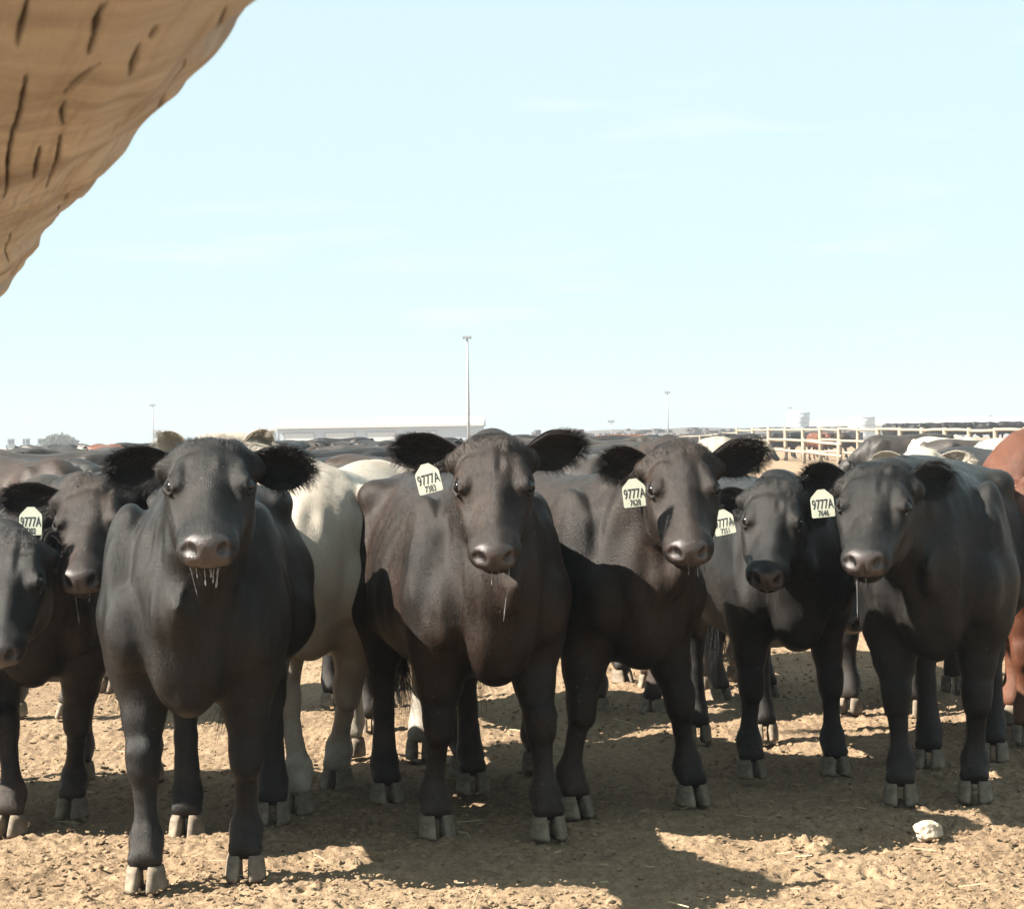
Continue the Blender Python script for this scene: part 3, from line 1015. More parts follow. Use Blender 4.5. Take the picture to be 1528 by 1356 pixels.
def clods():
    protos = []
    for k in range(6):
        me = lump('c', 1, k + 20, 1, .8, .5)
        V = np.zeros(len(me.vertices) * 3); me.vertices.foreach_get('co', V)
        T = np.array([p.vertices[:] for p in me.polygons])
        protos.append((V.reshape(-1, 3), T)); bpy.data.meshes.remove(me)
    r = np.random.default_rng(5)
    Vs, Ts, off = [], [], 0
    N = 15000
    d = 5.5 + 7.5 * r.random(N) ** 1.5
    x = (r.random(N) - .5) * 2 * d * .27
    cl = vnoise2(x * 2.2 + 40, d * 2.2, 9)
    for i in range(N):
        if r.random() > .25 + cl[i]: continue
        V, T = protos[r.integers(6)]
        sz = .003 + .0085 * r.random() ** 4
        an = r.random() * 6.28
        R = np.array([[math.cos(an), -math.sin(an), 0], [math.sin(an), math.cos(an), 0], [0, 0, 1]])
        Vs.append((V * np.array((1, 1 + r.random() * .6, .8)) * sz) @ R.T + (x[i], d[i], .002)); Ts.append(T + off); off += len(V)
    o = obj('soil_clods', mesh_np('soil_clods', np.concatenate(Vs), None, np.concatenate(Ts), False), M['dirt'])
    tag(o, 'small dry clods of trampled manure strewn over the pen floor', 'clods', kind='stuff')
clods()

def straw():
    r = np.random.default_rng(15); V, Q = [], []
    for i in range(110):
        d = 5.6 + 6.5 * r.random() ** 1.3; x = (r.random() - .5) * 2 * d * .27
        an = r.random() * 6.28; ln = .012 + .05 * r.random() ** 2; w = .0012 + .001 * r.random()
        a = np.array((math.cos(an), math.sin(an), r.normal(0, .15))) * ln; b = np.array((-math.sin(an), math.cos(an), 0)) * w
        c = np.array((x, d, .006 + .008 * r.random())); k = len(V); up = np.array((0, 0, w))
        V += [c - a - b, c - a + b, c + a + b, c + a - b, c - a + up, c + a + up]
        Q += [(k, k + 3, k + 5, k + 4), (k + 1, k + 4, k + 5, k + 2), (k, k + 1, k + 2, k + 3)]
    o = obj('straw_bits', mesh_np('straw_bits', V, Q, None, False), simple_mat('straw', (0.26, 0.21, 0.12), (0.42, 0.36, 0.22), 40, .7, 0, 0))
    tag(o, 'loose bits of dry straw scattered over the pen floor', 'straw', kind='stuff')
straw()

M['rock'] = simple_mat('pale_rock', (0.24, 0.20, 0.155), (0.36, 0.31, 0.245), 14, 0.9, 0.5, 0.01)
for (px, py, r, sq, lab) in ((1385, 1250, .043, .85, 'pale lumpy stone on the dirt in front of the tagged black cow at right'),
                             (1271, 1026, .045, .8, 'pale stone between the legs of the black cattle at right')):
    o = obj('stone', lump('stone', r, int(px), 3, sq, .30), M['rock'])
    o.location = ground(px, py) + Vector((0, 0, r * sq * .62))
    tag(o, lab, 'stone', 'pale stones on the pen floor')

# ================================================================== FRONT ROW OF CATTLE
FUR = 60000
G = 'front row of cattle facing the camera'
gp = lambda x, y: ground(x, y)
def mid(a, b):
    A, B = ground(*a), ground(*b)
    return ((A.x + B.x) / 2, (A.y + B.y) / 2)

build_cow('black_cow', 'large glossy black cow with foamy drool and no visible tag, nearest at left', 'black', mid((218, 1322), (367, 1305)), 2,
          1.0, (315, 652), (308, 803), 6.02, {'fr': (218, 1322), 'fl': (367, 1305), 'hr': (273, 1252)}, ears=((160, 700, .0), (466, 700, .05)), fat=.87, fur=FUR, group=G,
          drool=((-.033, .456, .030, .0018, .15), (-.010, .463, .048, .0024, .06), (.006, .465, .024, .0042, .1), (.014, .464, .040, .0024, -.05), (.026, .460, .055, .0036, -.12), (-.05, .446, .085, .0008, .25)))
build_cow('black_cow', 'brownish black cow in the centre with white crusts on its brow, tagged 7383', 'black_brown', mid((652, 1243), (818, 1245)), 16,
          1.0, (735, 648), (738, 820), 6.78, {'fr': (652, 1243), 'fl': (818, 1245), 'hr': (577, 1192), 'hl': (705, 1176)}, ears=((586, 668, .03), (872, 660, .11)), fat=.93, fur=FUR, group=G,
          tagd={'top': (634, 694), 'tilt': rad(14), 'num': '7383', 'n': (-.15, -1, .1)},
          drool=((-.01, .463, .05, .002, 0), (.012, .463, .045, .002, 0), (.045, .45, .17, .0018, -.12)))
build_cow('black_cow', 'brownish black cow right of centre with sunlit wrinkled brow, tagged 7628', 'black_brown', mid((858, 1213), (1033, 1196)), 27,
          1.0, (1015, 660), (1030, 812), 7.16, {'fr': (858, 1213), 'fl': (1033, 1196)}, ears=((896, 692, .03), (1143, 672, .04)), fat=.95, fur=FUR, group=G,
          tagd={'top': (944, 716), 'tilt': rad(6), 'num': '7628', 'n': (-.1, -1, .1)}, drool=((.0, .463, .03, .0018, 0), (.03, .457, .04, .0016, 0)))
build_cow('black_cow', 'smaller black cow with lowered head and shaded muzzle, tagged 7351', 'black', mid((1121, 1155), (1246, 1150)), 8,
          .95, (1158, 716), (1144, 855), 7.90, {'fr': (1121, 1155), 'fl': (1246, 1150)}, roll=rad(-6), ears=((1072, 757, .05), (1236, 764, .05)), fur=int(FUR * .8), group=G,
          tagd={'top': (1076, 762), 'tilt': rad(12), 'num': '7351', 'n': (-.2, -1, .1), 'off': -.01}, drool=((.0, .463, .05, .0018, 0), (.03, .457, .10, .0018, .03)))
build_cow('black_cow', 'black cow with pale pinkish nose at right, tagged 7646', 'black', mid((1344, 1194), (1455, 1190)), -15,
          1.0, (1312, 690), (1289, 826), 7.22, {'fr': (1344, 1194), 'fl': (1455, 1190), 'hr': (1385, 1143)}, roll=rad(-3), ears=((1196, 712, .03), (1420, 706, .14)), fur=FUR, group=G, fat=.90,
          tagd={'top': (1225, 732), 'tilt': rad(5), 'num': '7646', 'n': (-.1, -1, .1)}, drool=((-.03, .455, .14, .0016, .0), (.0, .463, .03, .0016, 0)))
build_cow('black_cow', 'black cow at the left edge, head lowered and cut by the frame', 'black', (at(-165, 1000, 7.3).x, 7.3), 22,
          .96, (14, 796), (-8, 968), 6.85, None, roll=rad(4), ears=((-90, 800, .05), (92, 815, .06)), fur=int(FUR * .8), group=G)
build_cow('black_cow', 'fuzzy faced black cow peering past the big drooling one, tagged 7302', 'black_brown', mid((16, 1240), (109, 1214)), -4,
          .95, (136, 712), (116, 855), 7.15, {'fr': (16, 1240), 'fl': (109, 1214)}, roll=rad(3), ears=((0, 745, .03), (225, 745, .06)), fur=int(FUR * .8), group=G,
          tagd={'top': (46, 758), 'tilt': rad(0), 'num': '7302', 'n': (-.1, -1, .1)}, drool=((-.03, .455, .10, .0016, .15), (.02, .46, .03, .0018, 0)))
build_cow('cream_cow', 'cream white cow with dirty flanks behind the drooling black one', 'cream', mid((436, 1212), (512, 1166)), -10,
          1.02, (318, 655), (306, 800), 7.9, {'fr': (436, 1212), 'fl': (512, 1166)}, ears=((238, 648, -.02), (404, 646, -.02)), fur=int(FUR * .6), group=G, ear_w=.05)

# ================================================================== SECOND ROW (legs and backs seen between the front ones)
G2 = 'second row of cattle'
def rear(name, lab, coat, px, d, yaw, s=1.0, headz=.95, side=.0, res=.018, fur=9000, **kw):
    f = at(px, 800, d)
    hp = np.array((.80 * s, side * s, headz * s)); hx = np.array((.62, side * .6, -.75))
    return build_cow(name, lab, coat, (f.x, d), yaw, s, hp, hx, hb=res, hh=res * .5, fur=fur, group=G2, **kw)
rear('black_cow', 'black cow standing behind the left edge pair, grey hump of its back showing', 'grey', 60, 10.4, -15, .98, .9)
rear('black_cow', 'black cow whose legs show behind the cream white cow', 'black', 590, 9.7, 14, .95, .85)
rear('dark_brown_cow', 'dark brown cow whose legs show between the two central cattle', 'dark_brown', 930, 10.2, -18, .95, .85)
rear('black_cow', 'black cow whose legs show behind the cow tagged 7351', 'black', 1105, 10.6, 25, .95, .85)
rear('black_cow', 'black cow mostly hidden, standing in the gap left of the last black cow', 'black', 1310, 10.0, -22, 1.0, .85)
rear('red_cow', 'red brown cow with its back rising at the right edge', 'red', 1545, 9.5, -58, 1.12, .72)
build_cow('red_cow', 'horned red cow with curly poll, cut by the right edge', 'red', (at(1580, 1000, 9.0).x, 9.0), -15, .98,
          (1548, 718), (1552, 850), 8.5, None, ears=((1500, 740, .05), (1640, 740, .05)), hb=.018, hh=.009, fur=14000, group=G2, horns=True)
build_cow('cream_cow', 'cream faced cow looking over from behind the cow tagged 7646', 'cream', (at(1385, 1000, 12.6).x, 12.6), -4, .97,
          (1375, 668), (1384, 740), 12.3, None, hb=.018, hh=.009, fur=9000, group=G2)
build_cow('cream_cow', 'cream cow whose poll shows above the brow of the cow tagged 7628', 'cream', (at(1062, 1000, 11.5).x, 11.5), 14, .97,
          (1068, 652), (1050, 740), 11.3, None, hb=.018, hh=.009, fur=9000, group=G2)

# ================================================================== FAR PENS
M['wood'] = simple_mat('weathered_rail_wood', (0.19, 0.15, 0.11), (0.30, 0.25, 0.19), 9, 0.9, 0.3, 0.01, (1, 1, 1))
M['steel_pale'] = simple_mat('pale_sheet_steel', (0.36, 0.40, 0.45), (0.42, 0.46, 0.51), 2, 0.6, 0, 0)
M['roof_white'] = simple_mat('white_roof_sheet', (0.50, 0.50, 0.49), (0.56, 0.56, 0.55), 2, 0.6, 0, 0)
M['white_paint'] = simple_mat('white_tank_paint', (0.50, 0.52, 0.53), (0.56, 0.58, 0.59), 2, 0.5, 0, 0)
M['grey_steel'] = simple_mat('galvanised_steel', (0.22, 0.23, 0.25), (0.30, 0.31, 0.33), 5, 0.5, 0, 0)
M['glass_dark'] = simple_mat('cab_glass', (0.05, 0.07, 0.08), (0.07, 0.09, 0.10), 3, 0.1, 0, 0)
M['paint_grey'] = simple_mat('faded_machine_paint', (0.20, 0.24, 0.24), (0.28, 0.32, 0.31), 3, 0.5, 0, 0)
M['rubber'] = simple_mat('rubber', (0.02, 0.02, 0.02), (0.04, 0.04, 0.04), 9, 0.8, 0, 0)

def box_me(name, x0, x1, y0, y1, z0, z1):
    V = [(x, y, z) for z in (z0, z1) for x, y in ((x0, y0), (x1, y0), (x1, y1), (x0, y1))]
    Q = [(3, 2, 1, 0), (4, 5, 6, 7), (0, 1, 5, 4), (1, 2, 6, 5), (2, 3, 7, 6), (3, 0, 4, 7)]
    return mesh_np(name, V, Q, None, False)

# background cattle: four poses, copied
GB = 'distant cattle in the pens behind'
PROTO = []
for k, (hz, sd, px, pitch) in enumerate(((1.12, .0, .86, -.55), (.80, .05, .92, -1.1), (1.05, .18, .80, -.6), (1.2, -.12, .80, -.45))):
    c = build_cow('proto', 'x', 'black', (0, 0), 0, 1.0, np.array((px, sd, hz)), np.array((.7, sd * 2, pitch)), hb=.034, hh=.020, legs_h={'fl': (.08, 0), 'hr': (.12, 0), 'hl': (-.08, 0)})
    PROTO.append(c)
NAMES = {'black': 'black_cow', 'grey': 'grey_cow', 'red': 'red_cow', 'cream': 'cream_cow', 'dark_brown': 'dark_brown_cow'}
def far_cow(px, d, yaw, coat, lab, k=0, s=1.0, z=0.0, group=GB):
    src = PROTO[k % 4]
    c = src.copy(); c.name = NAMES[coat]; COL.objects.link(c)
    p = at(px, 700, d)
    c.location = (p.x, d, z + gz(d)); c.rotation_euler = (0, 0, rad(-90 + yaw)); c.scale = (s, s, s)
    tag(c, lab, 'cow', group)
    for ch in src.children:
        if ch.name.startswith('eye') and d > 30: continue
        q = ch.copy(); COL.objects.link(q); q.parent = c
        if ch.name.startswith('body'):
            q.material_slots[0].link = 'OBJECT'
            q.material_slots[0].material = M[coat]
    return c
# (photo x, distance, yaw, coat, label, pose)
FARC = [
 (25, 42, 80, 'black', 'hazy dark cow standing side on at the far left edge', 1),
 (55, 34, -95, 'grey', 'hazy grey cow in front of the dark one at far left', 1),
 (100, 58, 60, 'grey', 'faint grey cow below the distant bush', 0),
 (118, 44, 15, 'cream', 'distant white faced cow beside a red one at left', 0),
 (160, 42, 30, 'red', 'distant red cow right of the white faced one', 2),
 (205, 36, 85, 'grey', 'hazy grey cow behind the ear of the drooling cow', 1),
 (12, 21, 95, 'red', 'red cow back showing low at the left edge', 1),
 (45, 16, 40, 'dark_brown', 'brown cow rounded back behind the ear with the tag 7302', 1),
 (425, 46, 70, 'grey', 'grey cow left of the pale shed doors', 0),
 (445, 26, 78, 'grey', 'large hazy grey cow above the cream cow back', 1),
 (500, 38, -80, 'dark_brown', 'hazy brown backed cow below the middle of the pale shed', 1),
 (528, 24, -70, 'grey', 'hazy grey cow right above the cream cow hump', 2),
 (575, 44, 10, 'cream', 'distant cream cow facing forward below the shed', 0),
 (560, 30, 95, 'black', 'dark hazy cow between cream cow hump and tagged centre cow', 1),
 (610, 34, 60, 'black', 'dark cow with raised head behind the ear tagged 7383', 3),
 (655, 40, 85, 'grey', 'grey cow under the right end of the pale shed', 1),
 (480, 21, 100, 'black', 'dark back low behind the cream cow shoulder', 1),
 (805, 52, 85, 'black', 'dark hazy cow just right of the centre cow brow', 1),
 (850, 40, 70, 'grey', 'grey cow behind the right ear of the centre cow', 1),
 (905, 64, 20, 'red', 'distant red cow standing alone right of the centre cow', 0),
 (868, 70, 70, 'red', 'small distant red cow left of the lone red one', 1),
 (938, 72, 85, 'red', 'small distant red cow lying low right of the lone one', 1),
 (965, 66, 10, 'red', 'narrow distant red cow seen head on', 0),
 (985, 60, 40, 'cream', 'small distant cream cow near the fence corner', 1),
 (880, 24, -85, 'grey', 'hazy grey cow right behind the ear tagged 7628', 1),
 (930, 34, 85, 'black', 'dark hazy cow above the cow tagged 7628', 1),
 (1105, 62, 80, 'black', 'dark cow grazing inside the near rail corner', 1),
 (1205, 100, 80, 'black', 'dark cow behind the rails left of the red pair', 1),
 (1170, 98, 85, 'black', 'dark cow far left behind the rails', 0),
 (1222, 90, 20, 'red', 'red cow standing head on behind the rails', 0),
 (1248, 92, 85, 'dark_brown', 'brown cow side on behind the rails beside the red one', 1),
 (1345, 34, -85, 'grey', 'grey cow in front of the rails behind the cream face', 1),
 (1420, 30, 30, 'cream', 'dusty cream cow rear in front of the rails', 1),
 (1465, 29, 85, 'grey', 'dusty grey cow side on in front of the rails at right', 1),
 (1525, 20, 15, 'cream', 'cream cow head cut by the right edge above the red back', 0),
 (1490, 15, 20, 'black', 'black cow whose ear shows beside the red back', 2),
]
WHERE = [((0, 70), "left of the bush"), ((70, 250), "right of the bush"), ((390, 470), "under the shed's left end"), ((470, 560), "under the shed's middle"), ((560, 700), "under the tall light pole"),
         ((780, 900), "right of the centre cow"), ((890, 950), "below the far dark rise")]
rr_ = random.Random(21)
ROWS = [(17, 'front'), (23, 'second'), (31, 'third'), (43, 'fourth'), (56, 'rear')]
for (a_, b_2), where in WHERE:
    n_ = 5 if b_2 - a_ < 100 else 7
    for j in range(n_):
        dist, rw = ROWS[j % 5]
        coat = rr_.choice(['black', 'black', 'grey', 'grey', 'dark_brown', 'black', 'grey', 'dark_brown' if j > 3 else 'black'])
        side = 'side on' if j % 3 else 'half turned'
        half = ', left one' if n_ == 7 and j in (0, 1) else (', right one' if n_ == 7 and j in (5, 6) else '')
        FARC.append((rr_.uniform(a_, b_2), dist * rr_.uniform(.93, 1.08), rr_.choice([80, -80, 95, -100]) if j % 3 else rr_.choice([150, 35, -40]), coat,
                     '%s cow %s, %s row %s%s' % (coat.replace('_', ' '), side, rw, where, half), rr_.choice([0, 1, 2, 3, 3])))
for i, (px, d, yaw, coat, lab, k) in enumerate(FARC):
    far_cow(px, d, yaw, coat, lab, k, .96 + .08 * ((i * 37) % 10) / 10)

# a low earth mound with cattle on it behind the rails
def mound(name, px0, px1, d, h, depth, mat, flat=.6):
    A, B = at(px0, 700, d), at(px1, 700, d)
    n = 60; V = []; Q = []
    for i in range(n + 1):
        t = i / n
        e = min(1, min(t, 1 - t) / ((1 - flat) / 2 + 1e-6)); e = e * e * (3 - 2 * e)
        hz = h * e * (.93 + .07 * math.sin(t * 21) * math.sin(t * 8.3))
        x = A.x + (B.x - A.x) * t
        for j in range(9):
            u = j / 8 * 2 - 1
            V.append((x, d + u * depth, hz * max(0, math.cos(u * math.pi / 2)) - .05 + gz(d)))
    for i in range(n):
        for j in range(8):
            a = i * 9 + j
            Q.append((a, a + 9, a + 10, a + 1))
    o = obj(name, mesh_np(name, V, Q), mat)
    return tag(o, kind='structure')
mound('earth_mound', 1290, 1700, 112, .5, 14, M['dirt'], .7)
GM = 'cattle on the earth mound'
for i, (px, yaw, lab, k) in enumerate(((1332, 20, 'dark cow facing forward at the left end of the earth mound', 0), (1366, 70, 'dark cow side on left of centre on the earth mound', 2), (1400, 80, 'dark cow with raised head in the middle of the earth mound', 0),
                                       (1436, 95, 'dark cow side on right of centre on the earth mound', 1), (1468, 70, 'dark cow toward the right end of the earth mound', 2), (1512, 88, 'dark cow on the earth mound at the right edge', 1))):
    far_cow(px, 112, yaw, 'black', lab, k, 1.0, .42, GM)

# far dark rise crowded with cattle: one mass
M['far_dark'] = simple_mat('far_dark_ground', (0.05, 0.05, 0.045), (0.09, 0.08, 0.07), .3, 0.95, 0, 0)
mound('far_rise', 740, 1300, 330, 2.5, 40, M['far_dark'], .55)
def far_herd():
    Vs, Qs, off = [], [], 0
    src = [ch for ch in PROTO[1].children if ch.name.startswith('body')][0].data
    # a light box-limbed animal for the mass
    def mini():
        parts = [(-.8, .55, -.28, .28, .5, 1.2), (.5, .95, -.12, .12, .7, 1.15)] + [(x, x + .12, y, y + .1, 0, .6) for x in (-.7, .35) for y in (-.22, .12)]
        V, Q = [], []
        for (x0, x1, y0, y1, z0, z1) in parts:
            b = len(V)
            V += [(x, y, z) for z in (z0, z1) for x, y in ((x0, y0), (x1, y0), (x1, y1), (x0, y1))]
            Q += [tuple(b + q for q in f) for f in ((3, 2, 1, 0), (4, 5, 6, 7), (0, 1, 5, 4), (1, 2, 6, 5), (2, 3, 7, 6), (3, 0, 4, 7))]
        return np.array(V), np.array(Q)
    V0, Q0 = mini()
    r = np.random.default_rng(3)
    for i in range(420):
        px = r.uniform(770, 1275); d = r.uniform(180, 320)
        p = at(px, 700, d); an = r.random() * 6.28
        R = np.array([[math.cos(an), -math.sin(an), 0], [math.sin(an), math.cos(an), 0], [0, 0, 1]])
        Vs.append(V0 @ R.T + (p.x, d, gz(d) + max(0.0, (d - 290) / 40 * 1.6))); Qs.append(Q0 + off); off += len(V0)
    o = obj('far_herd', mesh_np('far_herd', np.concatenate(Vs), np.concatenate(Qs), None, True), M['dark_brown'])
    tag(o, 'far herd of dark cattle reading as one grey band on the horizon', 'herd', kind='stuff')
far_herd()

# rail fence
def rail_fence(label, plist, rails, r=.085, thin=.055):
    """plist: (px, d, top height); each post and each rail its own part"""
    root = bpy.data.objects.new('wooden_fence', None); link(root)
    P = [(at(px, 700, d).x, d, h) for px, d, h in plist]
    root.location = (P[0][0], P[0][1], gz(P[0][1]))
    tag(root, label, 'fence', 'log rail fences of the far pens')
    o0 = np.array((P[0][0], P[0][1], 0))
    for (x, y, h) in P:
        rr = r * random.uniform(.85, 1.15)
        pts = [np.array((x, y, z)) - o0 for z in (-.1, h * .5, h - .02, h)]
        obj('post', tube_mesh('post', pts, [rr, rr * .97, rr * .92, rr * .75], 10), M['wood'], root)
    for a, b in zip(P, P[1:]):
        for f in rails:
            za, zb = a[2] * f + random.uniform(-.03, .03), b[2] * f + random.uniform(-.03, .03)
            A = np.array((a[0], a[1] - r, za)) - o0; B = np.array((b[0], b[1] - r, zb)) - o0
            e = (B - A) * .03
            obj('rail', tube_mesh('rail', [A - e, (A + B) / 2 + (0, 0, random.uniform(-.02, .02)), B + e], [thin, thin * .92, thin * .85], 8), M['wood'], root)
pxs = [1101, 1124, 1148, 1173, 1199, 1225, 1253, 1281, 1311, 1344, 1377, 1411, 1447, 1486, 1530, 1580]
pl = []
for i, p in enumerate(pxs):
    t = i / 13
    d = 1 / ((1 - t) / 102 + t / 66)
    pl.append((p, d, 1.46 - .26 * min(1, t)))
rail_fence('long log rail fence with thick posts crossing the right background', pl, (.30, .62, .93))
rail_fence('thin far rail fence running left from the corner of the long one', [(1101, 104, 1.3), (1080, 112, 1.25), (1045, 128, 1.15), (1005, 145, 1.1), (960, 160, 1.1), (915, 172, 1.1), (870, 180, 1.1)], (.55, .95), .06, .04)
rail_fence('short lower log fence jutting toward the camera at the pen corner', [(1148, 92, 1.0), (1200, 80, .95), (1253, 70, .85)], (.45, .9), .085, .06)

# shed
def shed(label, px0, px1, d, h, depth, doors):
    A, B = at(px0, 700, d), at(px1, 700, d)
    w = B.x - A.x
    root = bpy.data.objects.new('steel_shed', None); link(root); root.location = (A.x, d, gz(d))
    tag(root, label, 'shed', 'pale far buildings')
    obj('wall', box_me('wall', 0, w, 0, depth, -.2, h - .45), M['steel_pale'], root)
    V = [(-.3, -.4, h - .45), (w + .3, -.4, h - .45), (w + .3, -.4, h), (-.3, -.4, h), (-.3, depth / 2, h + 1.0), (w + .3, depth / 2, h + 1.0), (-.3, depth + .4, h), (w + .3, depth + .4, h), (-.3, depth + .4, h - .45), (w + .3, depth + .4, h - .45)]
    Q = [(0, 1, 2, 3), (3, 2, 5, 4), (4, 5, 7, 6), (6, 7, 9, 8), (8, 9, 1, 0)]
    T = [(0, 3, 8), (3, 6, 8), (3, 4, 6), (1, 9, 2), (2, 9, 7), (2, 7, 5)]
    obj('roof', mesh_np('roof', V, Q, T, False), M['roof_white'], root)
    for (a, b, top) in doors:
        dr = obj('door', box_me('door', w * a, w * b, -.06, .02, 0, top), M['roof_white'], root)
        for (q0, q1, z0, z1) in ((w * a - .15, w * b + .15, top, top + .14), (w * a - .15, w * a, 0, top), (w * b, w * b + .15, 0, top)):
            obj('frame', box_me('frame', q0, q1, -.10, .02, z0, z1), M['grey_steel'], dr)
    n = 9
    for i in range(n + 1):
        x = w * i / n
        obj('wall_rib', box_me('wall_rib', x - .06, x + .06, -.05, 0, 0, h - .46), M['steel_pale'], root)
shed('long pale blue steel shed with white roof behind the left cattle', 415, 720, 300, 3.5, 20, [(.035, .175, 2.35), (.235, .375, 2.35), (.44, .575, 2.35), (.64, .775, 2.35)])
shed('very long low white shed behind the tanks at far right', 1225, 1600, 420, 2.9, 20, [(.1, .16, 2), (.5, .56, 2)])

# tanks
def tank(label, px, d, dia, h):
    p = at(px, 700, d)
    root = bpy.data.objects.new('storage_tank', None); link(root); root.location = (p.x, d, gz(d))
    tag(root, label, 'tank', 'white storage tanks')
    r = dia / 2
    obj('shell', tube_mesh('shell', [(0, 0, z) for z in np.linspace(0, h, 7)], [r] * 7, 36), M['white_paint'], root)
    obj('roof', tube_mesh('roof', [(0, 0, h), (0, 0, h + .1), (0, 0, h + r * .2)], [r * 1.02, r * 1.02, r * .08], 36), M['white_paint'], root)
    for z in (h * .33, h * .66):
        obj('band', tube_mesh('band', [(0, 0, z - .04), (0, 0, z + .04)], [r * 1.01] * 2, 36, False), M['grey_steel'], root)
tank('taller white storage tank beside a thin pole at far right', 1192, 360, 3.9, 4.6)
tank('squat white storage tank above the log rails at far right', 1287, 350, 4.3, 3.6)

# light poles
def light_pole(label, px, ytop, d, r=.10, heads=True):
    p = at(px, ytop, d); h = p.z - gz(d)
    root = bpy.data.objects.new('light_pole', None); link(root); root.location = (p.x, d, gz(d))
    tag(root, label, 'light pole', 'pen light poles')
    obj('pole', tube_mesh('pole', [(0, 0, -.1), (0, 0, h * .5), (0, 0, h)], [r, r * .85, r * .65], 10), M['grey_steel'], root)
    if heads:
        arm = obj('cross_arm', box_me('cross_arm', -.36, .36, -.04, .04, h - .09, h), M['grey_steel'], root)
        for x in (-.28, .0, .28):
            V = [(x + a * (.12 if b else .08), -.06 - (.17 if b else 0) + (.0), h + (-.17 if not b else -.07) + c * .16) for b in (0, 1) for a, c in ((-1, 0), (1, 0), (1, 1), (-1, 1))]
            Q = [(0, 1, 2, 3), (7, 6, 5, 4), (0, 4, 5, 1), (1, 5, 6, 2), (2, 6, 7, 3), (3, 7, 4, 0)]
            obj('lamp_head', mesh_np('lamp_head', V, Q, None, False), M['grey_steel'], root)
light_pole('tall light pole with lamp cluster rising above the pale shed', 697, 503, 190, .14)
light_pole('thin light pole left of the drooling cow', 228, 604, 300, .09)
light_pole('distant light pole right of centre above the far herd', 996, 585, 300, .10)
light_pole('distant light pole beside the taller tank', 1179, 608, 420, .10)
light_pole('small far light pole near the right edge', 1478, 620, 500, .12)
light_pole('short far pole with crossbar above the red cattle', 912, 628, 260, .06)
light_pole('very short far pole left of the thin rail fence corner', 987, 622, 420, .08, False)
light_pole('thin antenna pole above the machines at far left', 12, 645, 420, .07, False)
light_pole('second thin antenna pole above the machines at far left', 38, 655, 420, .06, False)

# machines at far left
def tractor(label, px, d):
    p = at(px, 700, d)
    root = bpy.data.objects.new('farm_tractor', None); link(root); root.location = (p.x, d, gz(d)); root.rotation_euler = (0, 0, .25)
    tag(root, label, 'tractor', 'machines parked at far left')
    obj('hood', box_me('hood', -.45, .45, -2.6, -.6, .9, 1.65), M['paint_grey'], root)
    cab = obj('cab', box_me('cab', -.7, .7, -.6, .9, .9, 1.8), M['paint_grey'], root)
    obj('window', box_me('window', -.68, .68, -.58, .88, 1.8, 2.65), M['glass_dark'], cab)
    for x in (-.69, .62):
        for y in (-.59, .82):
            obj('pillar', box_me('pillar', x, x + .07, y, y + .07, 1.8, 2.65), M['paint_grey'], cab)
    obj('cab_roof', box_me('cab_roof', -.8, .8, -.75, 1.0, 2.65, 2.82), M['roof_white'], root)
    for x in (-.85, .85):
        for y, r in ((.4, .8), (-2.1, .5)):
            w = obj('wheel', tube_mesh('wheel', [(x - .2, y, r), (x - .12, y, r), (x + .12, y, r), (x + .2, y, r)], [r * .8, r, r, r * .8], 20), M['rubber'], root)
            obj('rim', tube_mesh('rim', [(x - .21, y, r), (x + .21, y, r)], [r * .5] * 2, 16), M['white_paint'], w)
tractor('grey tractor with glazed cab at the far left edge', 17, 430)
tractor('grey tractor with glazed cab right of the leftmost one', 40, 425)
tractor('small far tractor beside the distant bush', 62, 440)

# far bush
def bush(label, px, d, w, h):
    p = at(px, 700, d)
    root = bpy.data.objects.new('bush', None); link(root); root.location = (p.x, d, gz(d))
    tag(root, label, 'bush')
    obj('trunk', tube_mesh('trunk', [(0, 0, -.1), (0.1, 0, h * .35), (-.1, 0, h * .6)], [.2, .14, .07], 8), M['wood'], root)
    r = np.random.default_rng(8); n = 2600
    q = r.normal(0, 1, (n, 3)); q /= np.linalg.norm(q, axis=1)[:, None]; q *= (r.random(n) ** .45)[:, None]
    q *= (.75 + .5 * vnoise3(q * 2.2 + 7, 4))[:, None]
    c = q * (w / 2, w / 2, h * .42) + (0, 0, h * .58)
    a = r.normal(0, .16, (n, 3)); b = r.normal(0, .16, (n, 3))
    V = np.concatenate([c + a, c + b, c - a]); T = np.stack([np.arange(n), np.arange(n) + n, np.arange(n) + 2 * n], 1)
    obj('crown', mesh_np('crown', V, None, T, False), simple_mat('far_leaves', (0.05, 0.06, 0.035), (0.09, 0.10, 0.06), .6, .9, 0, 0), root)
bush('rounded grey green bush behind the far left cattle', 90, 330, 5.5, 3.0)

for c in PROTO:                      # the pose sources themselves are not part of the place
    for ch in list(c.children): bpy.data.objects.remove(ch)
    bpy.data.objects.remove(c)

